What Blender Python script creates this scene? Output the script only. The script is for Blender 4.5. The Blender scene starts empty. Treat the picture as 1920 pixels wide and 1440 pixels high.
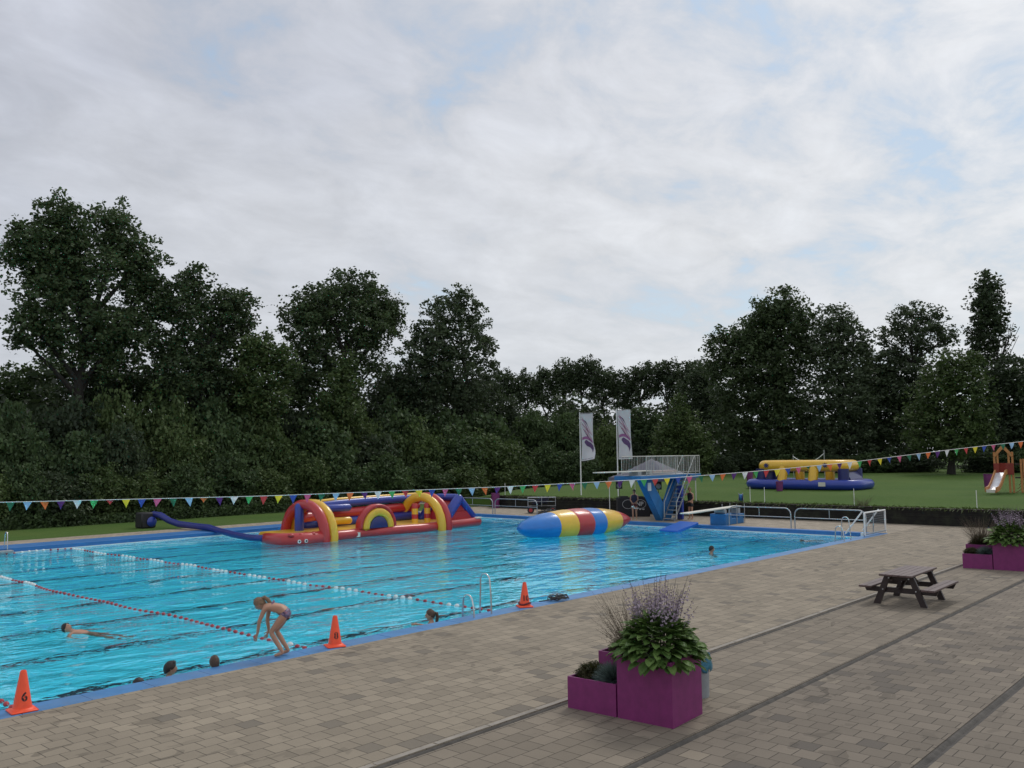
import bpy, bmesh, math, random
import numpy as np
from mathutils import Vector, Matrix
R_ = math.radians
C = bpy.context.scene.collection
SC = bpy.context.scene

# ------------------------------------------------------------------ camera
F, CX, CY, H = 1651., 960., 720., 3.7
_a = np.array([2455 - CX, 835 - CY, F]); _b = np.array([-876 - CX, 877 - CY, F])
_a /= np.linalg.norm(_a); _b -= _a * (_a @ _b); _b /= np.linalg.norm(_b)
CR = np.stack([_a, _b, np.cross(_a, _b)])          # world axes in camera terms
cam = bpy.data.cameras.new('camera'); camo = bpy.data.objects.new('camera', cam); C.objects.link(camo)
cam.sensor_width = 36; cam.lens = F / 1920 * 36; cam.clip_end = 3000; cam.clip_start = .1
_m = Matrix.Identity(4)
for i in range(3):
    _m[i][0] = CR[i][0]; _m[i][1] = -CR[i][1]; _m[i][2] = -CR[i][2]
_m[2][3] = H
camo.matrix_world = _m
SC.camera = camo

def at(px, py, x=None, y=None, z=None):
    """a measured point of the photograph as a place in metres, on a plane of the site"""
    d = CR @ np.array([px - CX, py - CY, F])
    t = (x / d[0]) if x is not None else (y / d[1]) if y is not None else (z - H) / d[2]
    p = d * t
    return np.array([p[0], p[1], p[2] + H])

# ------------------------------------------------------------------ node helper
def node(nt, t, ins=None, **props):
    n = nt.nodes.new(t)
    for k, v in props.items(): setattr(n, k, v)
    for k, v in (ins or {}).items():
        s = n.inputs[k]
        if isinstance(v, bpy.types.NodeSocket): nt.links.new(v, s)
        else: s.default_value = v
    return n
def mth(nt, op, a, b=0., c=None, clamp=False):
    n = nt.nodes.new('ShaderNodeMath'); n.operation = op; n.use_clamp = clamp
    for i, v in enumerate((a, b, c)):
        if v is None: continue
        if isinstance(v, bpy.types.NodeSocket): nt.links.new(v, n.inputs[i])
        else: n.inputs[i].default_value = v
    return n.outputs[0]
def ramp(nt, fac, stops):
    n = nt.nodes.new('ShaderNodeValToRGB'); e = n.color_ramp.elements
    while len(e) < len(stops): e.new(.5)
    for i, (p, c) in enumerate(stops):
        e[i].position = p; e[i].color = (c, c, c, 1) if isinstance(c, (int, float)) else (*c, 1)
    nt.links.new(fac, n.inputs[0]); return n.outputs[0]
def mix(nt, fac, a, b, typ='MIX'):
    n = nt.nodes.new('ShaderNodeMix'); n.data_type = 'RGBA'; n.blend_type = typ
    for s, v in ((n.inputs[0], fac), (n.inputs[6], a), (n.inputs[7], b)):
        if isinstance(v, bpy.types.NodeSocket): nt.links.new(v, s)
        else: s.default_value = v if isinstance(v, (int, float)) else (*v, 1)
    return n.outputs[2]

# ------------------------------------------------------------------ sky, sun, exposure
SUN_EL, SUN_AZ = R_(48), math.atan2(.25, 1.)         # ahead and to the right of the camera, behind thin cloud
W = bpy.data.worlds.new('World'); SC.world = W; W.use_nodes = True
nt = W.node_tree; nt.nodes.clear()
sky = node(nt, 'ShaderNodeTexSky', sky_type='NISHITA', sun_disc=False)
sky.sun_elevation = SUN_EL; sky.sun_rotation = math.pi / 2 - SUN_AZ; sky.ozone_density = 1.5
tc = node(nt, 'ShaderNodeTexCoord')
sep = node(nt, 'ShaderNodeSeparateXYZ', {0: tc.outputs['Generated']})
zz = mth(nt, 'ADD', mth(nt, 'MAXIMUM', sep.outputs[2], 0.0), .22)
cu = mth(nt, 'DIVIDE', sep.outputs[0], zz); cv = mth(nt, 'DIVIDE', sep.outputs[1], zz)
pv = node(nt, 'ShaderNodeCombineXYZ', {0: cu, 1: cv, 2: 0.})
n1 = node(nt, 'ShaderNodeTexNoise', {'Vector': pv.outputs[0], 'Scale': 1.3, 'Detail': 9, 'Roughness': .55, 'Distortion': .35})
n2 = node(nt, 'ShaderNodeTexNoise', {'Vector': node(nt, 'ShaderNodeMapping', {0: pv.outputs[0], 1: (3.7, 1.1, 0), 2: (0, 0, R_(-48)), 3: (1.5, 2.0, 1)}).outputs[0], 'Scale': 2.7, 'Detail': 8, 'Roughness': .6, 'Distortion': .3})
# side: 0 to the left of the view, 1 to the right
side = mth(nt, 'ADD', mth(nt, 'MULTIPLY', sep.outputs[0], .62), mth(nt, 'MULTIPLY', sep.outputs[1], -.72))
sidef = mth(nt, 'ADD', mth(nt, 'MULTIPLY', side, 1.0), .5, clamp=True)
brk = mth(nt, 'ADD', mth(nt, 'MULTIPLY', n2.outputs[0], .55), mth(nt, 'MULTIPLY', n1.outputs[0], .45))
brk = mth(nt, 'ADD', brk, mth(nt, 'MULTIPLY', sidef, -.115))
cover = ramp(nt, brk, [(.30, 0.0), (.335, .45), (.37, .8), (.42, 1.0)])
tone = ramp(nt, n1.outputs[0], [(.28, .0), (.5, .55), (.72, 1.)])
lowl = mix(nt, tone, (4.5, 4.8, 5.65), (6.0, 6.2, 6.8))
lowr = mix(nt, tone, (6.8, 7.1, 7.6), (9.0, 9.1, 9.3))
cloud = mix(nt, sidef, lowl, lowr)
fine = mth(nt, 'ADD', mth(nt, 'MULTIPLY', n2.outputs[0], .72), .65)
cloud = mix(nt, 1., cloud, node(nt, 'ShaderNodeCombineXYZ', {0: fine, 1: fine, 2: fine}).outputs[0], 'MULTIPLY')
skyc = mix(nt, 1., sky.outputs[0], (1.35, 1.45, 1.4), 'MULTIPLY')
skyc = mix(nt, .7, skyc, (4.3, 5.4, 6.8))
hz = ramp(nt, sep.outputs[2], [(0., 1.), (.12, .75), (.4, 0.)])
col = mix(nt, cover, skyc, cloud)
col = mix(nt, mth(nt, 'MULTIPLY', hz, .55), col, (6.5, 6.9, 7.2))
bg = node(nt, 'ShaderNodeBackground', {0: col, 1: .1})
nt.links.new(bg.outputs[0], node(nt, 'ShaderNodeOutputWorld').inputs[0])

sl = bpy.data.lights.new('sun', 'SUN'); sl.energy = 1.0; sl.angle = R_(14); sl.color = (1., .95, .88)
so = bpy.data.objects.new('sun', sl); C.objects.link(so)
so.rotation_euler = Vector((math.cos(SUN_EL) * math.cos(SUN_AZ), math.cos(SUN_EL) * math.sin(SUN_AZ), math.sin(SUN_EL))).to_track_quat('Z', 'Y').to_euler()
SC.view_settings.view_transform = 'Standard'; SC.view_settings.look = 'None'
SC.view_settings.exposure = 0.0; SC.view_settings.gamma = 1
SC.render.engine = 'CYCLES'
cy = SC.cycles
cy.use_denoising = True; cy.denoiser = 'OPENIMAGEDENOISE'; cy.max_bounces = 12; cy.transparent_max_bounces = 12
cy.diffuse_bounces = 5; cy.glossy_bounces = 5; cy.transmission_bounces = 8; cy.sample_clamp_indirect = 60.
cy.caustics_refractive = True; cy.caustics_reflective = True; cy.blur_glossy = .2

# ------------------------------------------------------------------ materials
def mat(name, col, rough=.6, metal=0., var=.12, scale=6., bump=0., bscale=60., spec=.5, sheen=0., trans=0., coat=0., dirt=None):
    m = bpy.data.materials.new(name); m.use_nodes = True; nt = m.node_tree
    b = nt.nodes['Principled BSDF']
    b.inputs['Roughness'].default_value = rough; b.inputs['Metallic'].default_value = metal
    b.inputs['Specular IOR Level'].default_value = spec
    if coat: b.inputs['Coat Weight'].default_value = coat; b.inputs['Coat Roughness'].default_value = .12
    tc = node(nt, 'ShaderNodeTexCoord')
    nz = node(nt, 'ShaderNodeTexNoise', {'Vector': tc.outputs['Object'], 'Scale': scale, 'Detail': 6, 'Roughness': .6})
    lo = tuple(c * (1 - var) for c in col); hi = tuple(min(1, c * (1 + var)) for c in col)
    c = mix(nt, ramp(nt, nz.outputs[0], [(.3, 0.), (.7, 1.)]), lo, hi)
    if dirt:
        n3 = node(nt, 'ShaderNodeTexNoise', {'Vector': tc.outputs['Object'], 'Scale': scale * .35, 'Detail': 9, 'Roughness': .7})
        c = mix(nt, ramp(nt, n3.outputs[0], [(.5, 0.), (.72, .7)]), c, dirt)
    nt.links.new(c, b.inputs['Base Color'])
    if bump:
        nb = node(nt, 'ShaderNodeTexNoise', {'Vector': tc.outputs['Object'], 'Scale': bscale, 'Detail': 4})
        bp = node(nt, 'ShaderNodeBump', {'Height': nb.outputs[0], 'Strength': bump, 'Distance': .02})
        nt.links.new(bp.outputs[0], b.inputs['Normal'])
    return m

def leafmat(name, dark, light, rough=.55, trans=.25):
    m = bpy.data.materials.new(name); m.use_nodes = True; nt = m.node_tree
    b = nt.nodes['Principled BSDF']; b.inputs['Roughness'].default_value = rough
    b.inputs['Specular IOR Level'].default_value = .25
    at_ = node(nt, 'ShaderNodeAttribute', attribute_name='tone')
    oi = node(nt, 'ShaderNodeObjectInfo')
    f = mth(nt, 'ADD', at_.outputs['Fac'], mth(nt, 'MULTIPLY', mth(nt, 'SUBTRACT', oi.outputs['Random'], .5), .35), clamp=True)
    c = mix(nt, f, dark, light)
    nt.links.new(c, b.inputs['Base Color'])
    tr = node(nt, 'ShaderNodeBsdfTranslucent', {0: mix(nt, .5, c, (.06, .1, .02))})
    ms = node(nt, 'ShaderNodeMixShader', {0: trans, 1: b.outputs[0], 2: tr.outputs[0]})
    nt.links.new(ms.outputs[0], nt.nodes['Material Output'].inputs[0])
    return m

def tilemat(name, base, dark, light, swap, odd=.06, stain=1.):
    """0.3 m concrete pavers in running bond, each paver with its own tone"""
    m = bpy.data.materials.new(name); m.use_nodes = True; nt = m.node_tree
    b = nt.nodes['Principled BSDF']
    tc = node(nt, 'ShaderNodeTexCoord'); sp = node(nt, 'ShaderNodeSeparateXYZ', {0: tc.outputs['Object']})
    u, v = sp.outputs[0], sp.outputs[1]
    if swap: u, v = v, u
    vr = mth(nt, 'DIVIDE', v, .30); row = mth(nt, 'FLOOR', vr)
    off = mth(nt, 'MULTIPLY', mth(nt, 'PINGPONG', row, 1.), .5)
    ur = mth(nt, 'ADD', mth(nt, 'DIVIDE', u, .30), off); colm = mth(nt, 'FLOOR', ur)
    fu = mth(nt, 'FRACT', ur); fv = mth(nt, 'FRACT', vr)
    eu = mth(nt, 'MINIMUM', fu, mth(nt, 'SUBTRACT', 1., fu)); ev = mth(nt, 'MINIMUM', fv, mth(nt, 'SUBTRACT', 1., fv))
    nzj = node(nt, 'ShaderNodeTexNoise', {'Vector': tc.outputs['Object'], 'Scale': 9., 'Detail': 3})
    edge = mth(nt, 'ADD', mth(nt, 'MINIMUM', eu, ev), mth(nt, 'MULTIPLY', mth(nt, 'SUBTRACT', nzj.outputs[0], .5), .016))
    joint = ramp(nt, edge, [(.011, 1.), (.026, 0.)])
    idv = node(nt, 'ShaderNodeCombineXYZ', {0: row, 1: colm, 2: 0.})
    wn = node(nt, 'ShaderNodeTexWhiteNoise', {'Vector': idv.outputs[0]}, noise_dimensions='2D')
    wn2 = node(nt, 'ShaderNodeTexWhiteNoise', {'Vector': node(nt, 'ShaderNodeVectorMath', {0: idv.outputs[0], 1: (17.3, 5.1, 0)}).outputs[0]}, noise_dimensions='2D')
    c = mix(nt, wn.outputs[0], tuple(x * .74 for x in base), tuple(x * 1.18 for x in base))
    # old and replaced pavers gather in places
    cl = node(nt, 'ShaderNodeTexNoise', {'Vector': node(nt, 'ShaderNodeVectorMath', {0: idv.outputs[0], 1: (.13, .13, 0)}, operation='MULTIPLY').outputs[0], 'Scale': 1., 'Detail': 2})
    thr = mth(nt, 'ADD', wn2.outputs[0], mth(nt, 'MULTIPLY', cl.outputs[0], .35))
    c = mix(nt, mth(nt, 'GREATER_THAN', thr, 1.18 - odd), c, dark)
    c = mix(nt, mth(nt, 'MULTIPLY', mth(nt, 'LESS_THAN', thr, .155 + odd * .6), .8), c, light)
    # weathering
    n1 = node(nt, 'ShaderNodeTexNoise', {'Vector': tc.outputs['Object'], 'Scale': .45, 'Detail': 8, 'Roughness': .62})
    c = mix(nt, mth(nt, 'MULTIPLY', ramp(nt, n1.outputs[0], [(.38, 0.), (.66, 1.)]), .5 * stain), c, tuple(x * .62 for x in base))
    n2 = node(nt, 'ShaderNodeTexNoise', {'Vector': tc.outputs['Object'], 'Scale': 40., 'Detail': 5, 'Roughness': .7})
    c = mix(nt, .3, c, mix(nt, n2.outputs[0], tuple(x * .55 for x in base), tuple(x * 1.5 for x in base)))
    # damp marks left by wet feet
    n3 = node(nt, 'ShaderNodeTexNoise', {'Vector': node(nt, 'ShaderNodeMapping', {0: tc.outputs['Object'], 3: (1., 1.7, 1)}).outputs[0], 'Scale': 1.9, 'Detail': 2.5, 'Distortion': .6})
    n4 = node(nt, 'ShaderNodeTexNoise', {'Vector': tc.outputs['Object'], 'Scale': .3, 'Detail': 2})
    wet = mth(nt, 'MULTIPLY', ramp(nt, n3.outputs[0], [(.605, 0.), (.63, 1.)]), ramp(nt, n4.outputs[0], [(.42, 0.), (.6, 1.)]))
    c = mix(nt, mth(nt, 'MULTIPLY', wet, .6 * stain), c, tuple(x * .42 for x in base))
    c = mix(nt, mth(nt, 'MULTIPLY', joint, .9), c, tuple(x * .2 for x in base))
    nt.links.new(c, b.inputs['Base Color'])
    b.inputs['Roughness'].default_value = .85; b.inputs['Specular IOR Level'].default_value = .3
    hgt = mth(nt, 'ADD', mth(nt, 'MULTIPLY', joint, -1.), mth(nt, 'ADD', mth(nt, 'MULTIPLY', wn.outputs[0], .4), mth(nt, 'MULTIPLY', n2.outputs[0], .25)))
    bp = node(nt, 'ShaderNodeBump', {'Height': hgt, 'Strength': .5, 'Distance': .006})
    nt.links.new(bp.outputs[0], b.inputs['Normal'])
    return m

M = {}
M['tile_pool'] = tilemat('pavers_by_pool', (.296, .25, .187), (.125, .112, .095), (.39, .32, .23), False, .055)
M['tile_mid'] = tilemat('pavers_between_drains', (.238, .20, .152), (.13, .116, .098), (.31, .265, .20), False, .03)
M['tile_right'] = tilemat('pavers_grey', (.205, .172, .134), (.085, .076, .068), (.32, .27, .20), True, .085)
M['tile_far'] = tilemat('pavers_far', (.36, .305, .235), (.22, .19, .15), (.40, .345, .27), False, .02, .6)
M['drain'] = mat('drain_concrete', (.085, .076, .066), .9, var=.35, scale=5, bump=.4, bscale=30, dirt=(.05, .046, .04))
M['kerb'] = mat('kerb_blue_paint', (.055, .215, .47), .45, var=.16, scale=2.5, dirt=(.14, .22, .36))
M['far_kerb'] = mat('far_kerb_blue_paint', (.03, .16, .42), .5, var=.1, scale=2)
M['white'] = mat('white_paint', (.78, .78, .76), .45, var=.05)
M['steel'] = mat('galvanised_steel', (.42, .43, .44), .42, .85, var=.2, scale=9)
M['inox'] = mat('polished_steel', (.62, .62, .62), .22, 1., var=.1)
M['black'] = mat('black_rubber', (.018, .018, .02), .6)
M['greyplastic'] = mat('grey_plastic', (.3, .33, .35), .5)
def vinyl(n, c): return mat(n, c, .34, var=.07, scale=1.6, bump=.25, bscale=5, coat=.25)
M['v_red'] = vinyl('red_vinyl', (.46, .028, .03)); M['v_yel'] = vinyl('yellow_vinyl', (.78, .46, .035))
M['v_blue'] = vinyl('royal_blue_vinyl', (.022, .05, .33)); M['v_sky'] = vinyl('bright_blue_vinyl', (.012, .175, .54))
M['v_navy'] = vinyl('navy_vinyl', (.018, .022, .13)); M['v_or'] = vinyl('orange_vinyl', (.72, .2, .02))
M['cone'] = mat('orange_plastic', (.95, .095, .03), .45, var=.08, scale=8)
M['purple'] = mat('magenta_boards', (.20, .022, .132), .5, var=.14, scale=7, bump=.08, bscale=70)
M['soil'] = mat('potting_soil', (.03, .022, .016), .95, var=.4, scale=30, bump=.6)
M['darkwood'] = mat('dark_plastic_planks', (.032, .02, .019), .5, var=.3, scale=5, bump=.2, bscale=25)
M['topwood'] = mat('plank_tops', (.105, .066, .062), .5, var=.25, scale=4, bump=.15, bscale=30)
M['towerblue'] = mat('blue_concrete', (.02, .16, .40), .55, var=.14, scale=2.2, dirt=(.03, .12, .26))
M['ivory'] = mat('ivory_board', (.68, .66, .58), .5, var=.08)
M['skin'] = mat('skin', (.44, .235, .152), .5, var=.08, scale=8)
M['skin2'] = mat('skin_tan', (.42, .22, .14), .5, var=.08, scale=8)
M['hair_dark'] = mat('dark_hair', (.016, .01, .008), .45, var=.4, scale=40, bump=.5, bscale=90)
M['hair_brown'] = mat('brown_hair', (.075, .042, .022), .5, var=.4, scale=40, bump=.5, bscale=90)
M['hair_fair'] = mat('fair_hair', (.2, .12, .065), .5, var=.35, scale=40, bump=.5, bscale=90)
M['cloth_black'] = mat('black_cloth', (.015, .015, .018), .8, var=.3, scale=12)
M['cloth_navy'] = mat('navy_cloth', (.02, .022, .05), .8, var=.3, scale=12)
M['cloth_red'] = mat('dark_red_cloth', (.12, .02, .025), .8, var=.3)
M['wood_or'] = mat('honey_timber', (.46, .20, .065), .6, var=.25, scale=9, bump=.2)
M['panel_red'] = mat('red_panel', (.22, .025, .015), .55)
M['slide'] = mat('slide_steel', (.72, .73, .76), .3, .3)
M['bark'] = mat('bark', (.022, .019, .015), .9, var=.35, scale=6, bump=.8, bscale=14)
M['tent'] = mat('grey_canopy', (.13, .125, .165), .8, var=.08)
M['binbag'] = mat('blue_bin_bag', (.03, .16, .24), .35, var=.3, scale=14, bump=.6, bscale=25)
M['binpurple'] = mat('purple_bin_plastic', (.17, .03, .14), .5)
M['eye'] = mat('eye_dark', (.02, .015, .012), .3); M['lip'] = mat('lip', (.3, .1, .085), .5)
PEN = {'white': (.75, .78, .78), 'green': (.06, .42, .12), 'red': (.58, .05, .055), 'yellow': (.78, .66, .03), 'blue': (.03, .08, .42),
       'pink': (.65, .12, .27), 'dark green': (.015, .16, .08), 'light blue': (.32, .52, .75), 'orange': (.75, .17, .035), 'purple': (.085, .015, .17)}
for k, c in PEN.items(): M['pen_' + k] = mat('pennant_' + k.replace(' ', '_'), c, .6, var=.08, scale=5)
M['leaf_oak'] = leafmat('oak_leaves', (.040, .060, .028), (.102, .142, .062))
M['leaf_grey'] = leafmat('poplar_leaves', (.042, .058, .034), (.105, .138, .075))
M['leaf_bush'] = leafmat('bush_leaves', (.040, .064, .030), (.10, .15, .058))
M['leaf_light'] = leafmat('light_leaves', (.048, .078, .026), (.125, .17, .06))
M['leaf_dark'] = leafmat('dark_green_leaves', (.034, .048, .028), (.078, .108, .054))  # darker green leaf tone for filler trees, avenue trees and some bushes
M['hosta'] = leafmat('hosta_leaves', (.062, .125, .028), (.20, .31, .085), .48)
M['fescue'] = leafmat('blue_fescue', (.07, .10, .10), (.17, .225, .22)); M['heather'] = leafmat('heather', (.02, .028, .012), (.075, .06, .028))
M['drystem'] = leafmat('dry_stems', (.10, .07, .06), (.22, .16, .13)); M['stalk'] = leafmat('flower_stalks', (.06, .07, .04), (.12, .09, .10))
M['petal'] = leafmat('pale_violet_petals', (.24, .16, .25), (.60, .50, .60), .6, .3)
M['grassblade'] = leafmat('grass_blades', (.03, .055, .012), (.10, .13, .035))

# ------------------------------------------------------------------ mesh builder
class MB:
    def __init__(s): s.v = []; s.f = []; s.mi = []; s.m = 0
    def add(s, vs, fs, T=None):
        o = len(s.v)
        s.v += [tuple(T @ Vector(p)) for p in vs] if T else [tuple(p) for p in vs]
        s.f += [tuple(i + o for i in f) for f in fs]; s.mi += [s.m] * len(fs); return s
    def box(s, x0, x1, y0, y1, z0, z1, T=None, bev=0.):
        b = bev
        if b:
            vs = []
            for z, k in ((z0, b), (z0 + b, 0), (z1 - b, 0), (z1, b)):
                vs += [(x0 + b, y0 + k, z), (x1 - b, y0 + k, z), (x1 - k, y0 + b, z), (x1 - k, y1 - b, z),
                       (x1 - b, y1 - k, z), (x0 + b, y1 - k, z), (x0 + k, y1 - b, z), (x0 + k, y0 + b, z)]
            fs = [tuple(range(7, -1, -1)), tuple(range(24, 32))]
            for r in range(3):
                for i in range(8):
                    fs.append((r * 8 + i, r * 8 + (i + 1) % 8, r * 8 + 8 + (i + 1) % 8, r * 8 + 8 + i))
            return s.add(vs, fs, T)
        vs = [(x, y, z) for z in (z0, z1) for x, y in ((x0, y0), (x1, y0), (x1, y1), (x0, y1))]
        return s.add(vs, [(3, 2, 1, 0), (4, 5, 6, 7), (0, 1, 5, 4), (1, 2, 6, 5), (2, 3, 7, 6), (3, 0, 4, 7)], T)
    def tube(s, pts, r, n=10, caps=True, dome=False, T=None, up=(0, 0, 1)):
        P = [Vector(p) for p in pts]; rr = list(r) if hasattr(r, '__len__') else [r] * len(P)
        if dome:
            a = (P[0] - P[1]).normalized(); b = (P[-1] - P[-2]).normalized()
            for k in (35, 65, 88):
                P.insert(0, Vector(pts[0]) + a * rr[-1 if False else 0] * 0 + a * (r if not hasattr(r, '__len__') else r[0]) * math.sin(R_(k)) * .8)
                rr.insert(0, (r if not hasattr(r, '__len__') else r[0]) * math.cos(R_(k)))
                P.append(Vector(pts[-1]) + b * (r if not hasattr(r, '__len__') else r[-1]) * math.sin(R_(k)) * .8)
                rr.append((r if not hasattr(r, '__len__') else r[-1]) * math.cos(R_(k)))
        vs, fs = [], []; N = len(P); u = None
        for i in range(N):
            t = (P[min(i + 1, N - 1)] - P[max(i - 1, 0)]).normalized()
            if u is None:
                w = Vector(up)
                if abs(t.dot(w)) > .95: w = Vector((1, 0, 0))
                u = (w - t * w.dot(t)).normalized()
            else:
                u = (u - t * u.dot(t)).normalized()
            w = t.cross(u)
            for k in range(n):
                a = 2 * math.pi * k / n
                vs.append(P[i] + (u * math.cos(a) + w * math.sin(a)) * rr[i])
        for i in range(N - 1):
            for k in range(n):
                fs.append((i * n + k, i * n + (k + 1) % n, i * n + n + (k + 1) % n, i * n + n + k))
        if caps: fs.append(tuple(range(n - 1, -1, -1))); fs.append(tuple(range((N - 1) * n, N * n)))
        return s.add(vs, fs, T)
    def lathe(s, prof, n=20, T=None, caps=True):
        vs = [(r * math.cos(2 * math.pi * k / n), r * math.sin(2 * math.pi * k / n), z) for r, z in prof for k in range(n)]
        fs = [(i * n + k, i * n + (k + 1) % n, i * n + n + (k + 1) % n, i * n + n + k) for i in range(len(prof) - 1) for k in range(n)]
        if caps: fs += [tuple(range(n - 1, -1, -1)), tuple(range((len(prof) - 1) * n, len(prof) * n))]
        return s.add(vs, fs, T)
    def prism(s, poly, axis, a, b, T=None):
        """polygon in the plane across axis ('x','y','z'), from a to b"""
        def P(p, c): return {'x': (c, p[0], p[1]), 'y': (p[0], c, p[1]), 'z': (p[0], p[1], c)}[axis]
        n = len(poly); vs = [P(p, a) for p in poly] + [P(p, b) for p in poly]
        fs = [tuple(range(n - 1, -1, -1)), tuple(range(n, 2 * n))] + [(i, (i + 1) % n, n + (i + 1) % n, n + i) for i in range(n)]
        return s.add(vs, fs, T)
    def ball(s, c, r, n=12, m=8, T=None):
        rx, ry, rz = r if hasattr(r, '__len__') else (r, r, r)
        vs, fs = [], []
        for i in range(m + 1):
            th = math.pi * i / m
            for k in range(n):
                ph = 2 * math.pi * k / n
                vs.append((c[0] + rx * math.sin(th) * math.cos(ph), c[1] + ry * math.sin(th) * math.sin(ph), c[2] - rz * math.cos(th)))
        for i in range(m):
            for k in range(n): fs.append((i * n + k, i * n + (k + 1) % n, i * n + n + (k + 1) % n, i * n + n + k))
        return s.add(vs, fs, T)
    def grid(s, fn, nu, nv, T=None):
        vs = [fn(i / nu, j / nv) for j in range(nv + 1) for i in range(nu + 1)]
        fs = [(j * (nu + 1) + i, j * (nu + 1) + i + 1, (j + 1) * (nu + 1) + i + 1, (j + 1) * (nu + 1) + i) for j in range(nv) for i in range(nu)]
        return s.add(vs, fs, T)
    def build(s, name, m, parent=None, smooth=38, fix=True):
        me = bpy.data.meshes.new(name); me.from_pydata(s.v, [], s.f)
        for x in (m if isinstance(m, (list, tuple)) else [m]): me.materials.append(M[x] if isinstance(x, str) else x)
        me.polygons.foreach_set('material_index', s.mi)
        if fix:
            bm = bmesh.new(); bm.from_mesh(me); bmesh.ops.recalc_face_normals(bm, faces=bm.faces); bm.to_mesh(me); bm.free()
        if smooth:
            me.polygons.foreach_set('use_smooth', [True] * len(me.polygons)); me.set_sharp_from_angle(angle=R_(smooth))
        me.update()
        return link(name, me, parent)

def link(name, me, parent=None):
    o = bpy.data.objects.new(name, me); C.objects.link(o)
    if parent: o.parent = parent
    return o
def tag(o, label, cat, group=None, kind=None):
    if label: o['label'] = label
    if cat: o['category'] = cat
    if group: o['group'] = group
    if kind: o['kind'] = kind
    return o
def thing(name, label, cat, loc=(0, 0, 0), rz=0., group=None):
    o = bpy.data.objects.new(name, None); C.objects.link(o); o.empty_display_size = .2
    o.location = loc; o.rotation_euler = (0, 0, rz)
    return tag(o, label, cat, group)
def struct(o): o['kind'] = 'structure'; return o
def dup(root, loc=None, rz=None, label=None, group=None, scale=None):
    r = root.copy(); C.objects.link(r)
    if loc is not None: r.location = loc
    if rz is not None: r.rotation_euler = (0, 0, rz)
    if scale is not None: r.scale = scale
    if label: r['label'] = label
    if group: r['group'] = group
    for ch in list(root.children):
        c = ch.copy(); C.objects.link(c); c.parent = r
        for g in ch.children:
            d = g.copy(); C.objects.link(d); d.parent = c
    return r
def xf(loc=(0, 0, 0), rz=0., rx=0., ry=0.):
    return Matrix.Translation(loc) @ Matrix.Rotation(rz, 4, 'Z') @ Matrix.Rotation(ry, 4, 'Y') @ Matrix.Rotation(rx, 4, 'X')

def quads(name, V, tone, m, parent=None):
    """V: (n,4,3) array of leaves; tone: per leaf"""
    n = len(V); me = bpy.data.meshes.new(name)
    me.vertices.add(n * 4); me.vertices.foreach_set('co', np.ascontiguousarray(V, dtype=np.float32).ravel())
    me.loops.add(n * 4); me.loops.foreach_set('vertex_index', np.arange(n * 4, dtype=np.int32))
    me.polygons.add(n); me.polygons.foreach_set('loop_start', np.arange(0, n * 4, 4, dtype=np.int32))
    me.update(calc_edges=True)
    a = me.attributes.new('tone', 'FLOAT', 'FACE'); a.data.foreach_set('value', np.asarray(tone, dtype=np.float32))
    me.materials.append(M[m])
    return link(name, me, parent)

def unit(rng, n):
    d = rng.normal(size=(n, 3)); return d / np.linalg.norm(d, axis=1)[:, None]

def foliage(lobes, rng, leaf=.3, clump=.62, density=1., per=26, shell=.62, cover=2.6, aspect=.62):
    """leaves gathered in clumps through ellipsoid lobes (cx,cy,cz,rx,ry,rz[,density])"""
    out, tones = [], []
    for L in lobes:
        c = np.array(L[:3]); r = np.array(L[3:6]); dn = density * (L[6] if len(L) > 6 else 1.)
        area = math.pi * r[0] * r[2]
        nl = area * cover * dn / (.5 * .5 * leaf * leaf * aspect)
        nc = max(4, int(nl / per))
        d = unit(rng, nc); rad = shell + (1 - shell) * rng.random(nc) ** .6
        inner = rng.random(nc) < .28; rad[inner] = rng.random(inner.sum()) ** .5 * shell
        rad *= 1 + .12 * rng.normal(size=nc) * (~inner)
        cc = c + d * rad[:, None] * r
        ct = rng.random(nc)
        csz = clump * (.6 + .8 * rng.random(nc))
        off = unit(rng, nc * per) * (rng.random(nc * per) ** .45)[:, None]
        p = np.repeat(cc, per, 0) + off * np.repeat(csz, per)[:, None] * np.array([1, 1, .72])
        t = .55 * np.repeat(ct, per) + .45 * rng.random(nc * per)
        out.append(p); tones.append(t)
    P = np.concatenate(out); T = np.concatenate(tones); n = len(P)
    a = unit(rng, n); a[:, 2] *= .55; a /= np.linalg.norm(a, axis=1)[:, None]
    b = np.cross(a, unit(rng, n)); b /= np.linalg.norm(b, axis=1)[:, None] + 1e-9
    L = leaf * (.45 + 1.05 * rng.random(n))[:, None]
    V = np.stack([P - a * L * .5, P + b * L * aspect * .5, P + a * L * .5, P - b * L * aspect * .5], 1)
    return V, T

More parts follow.
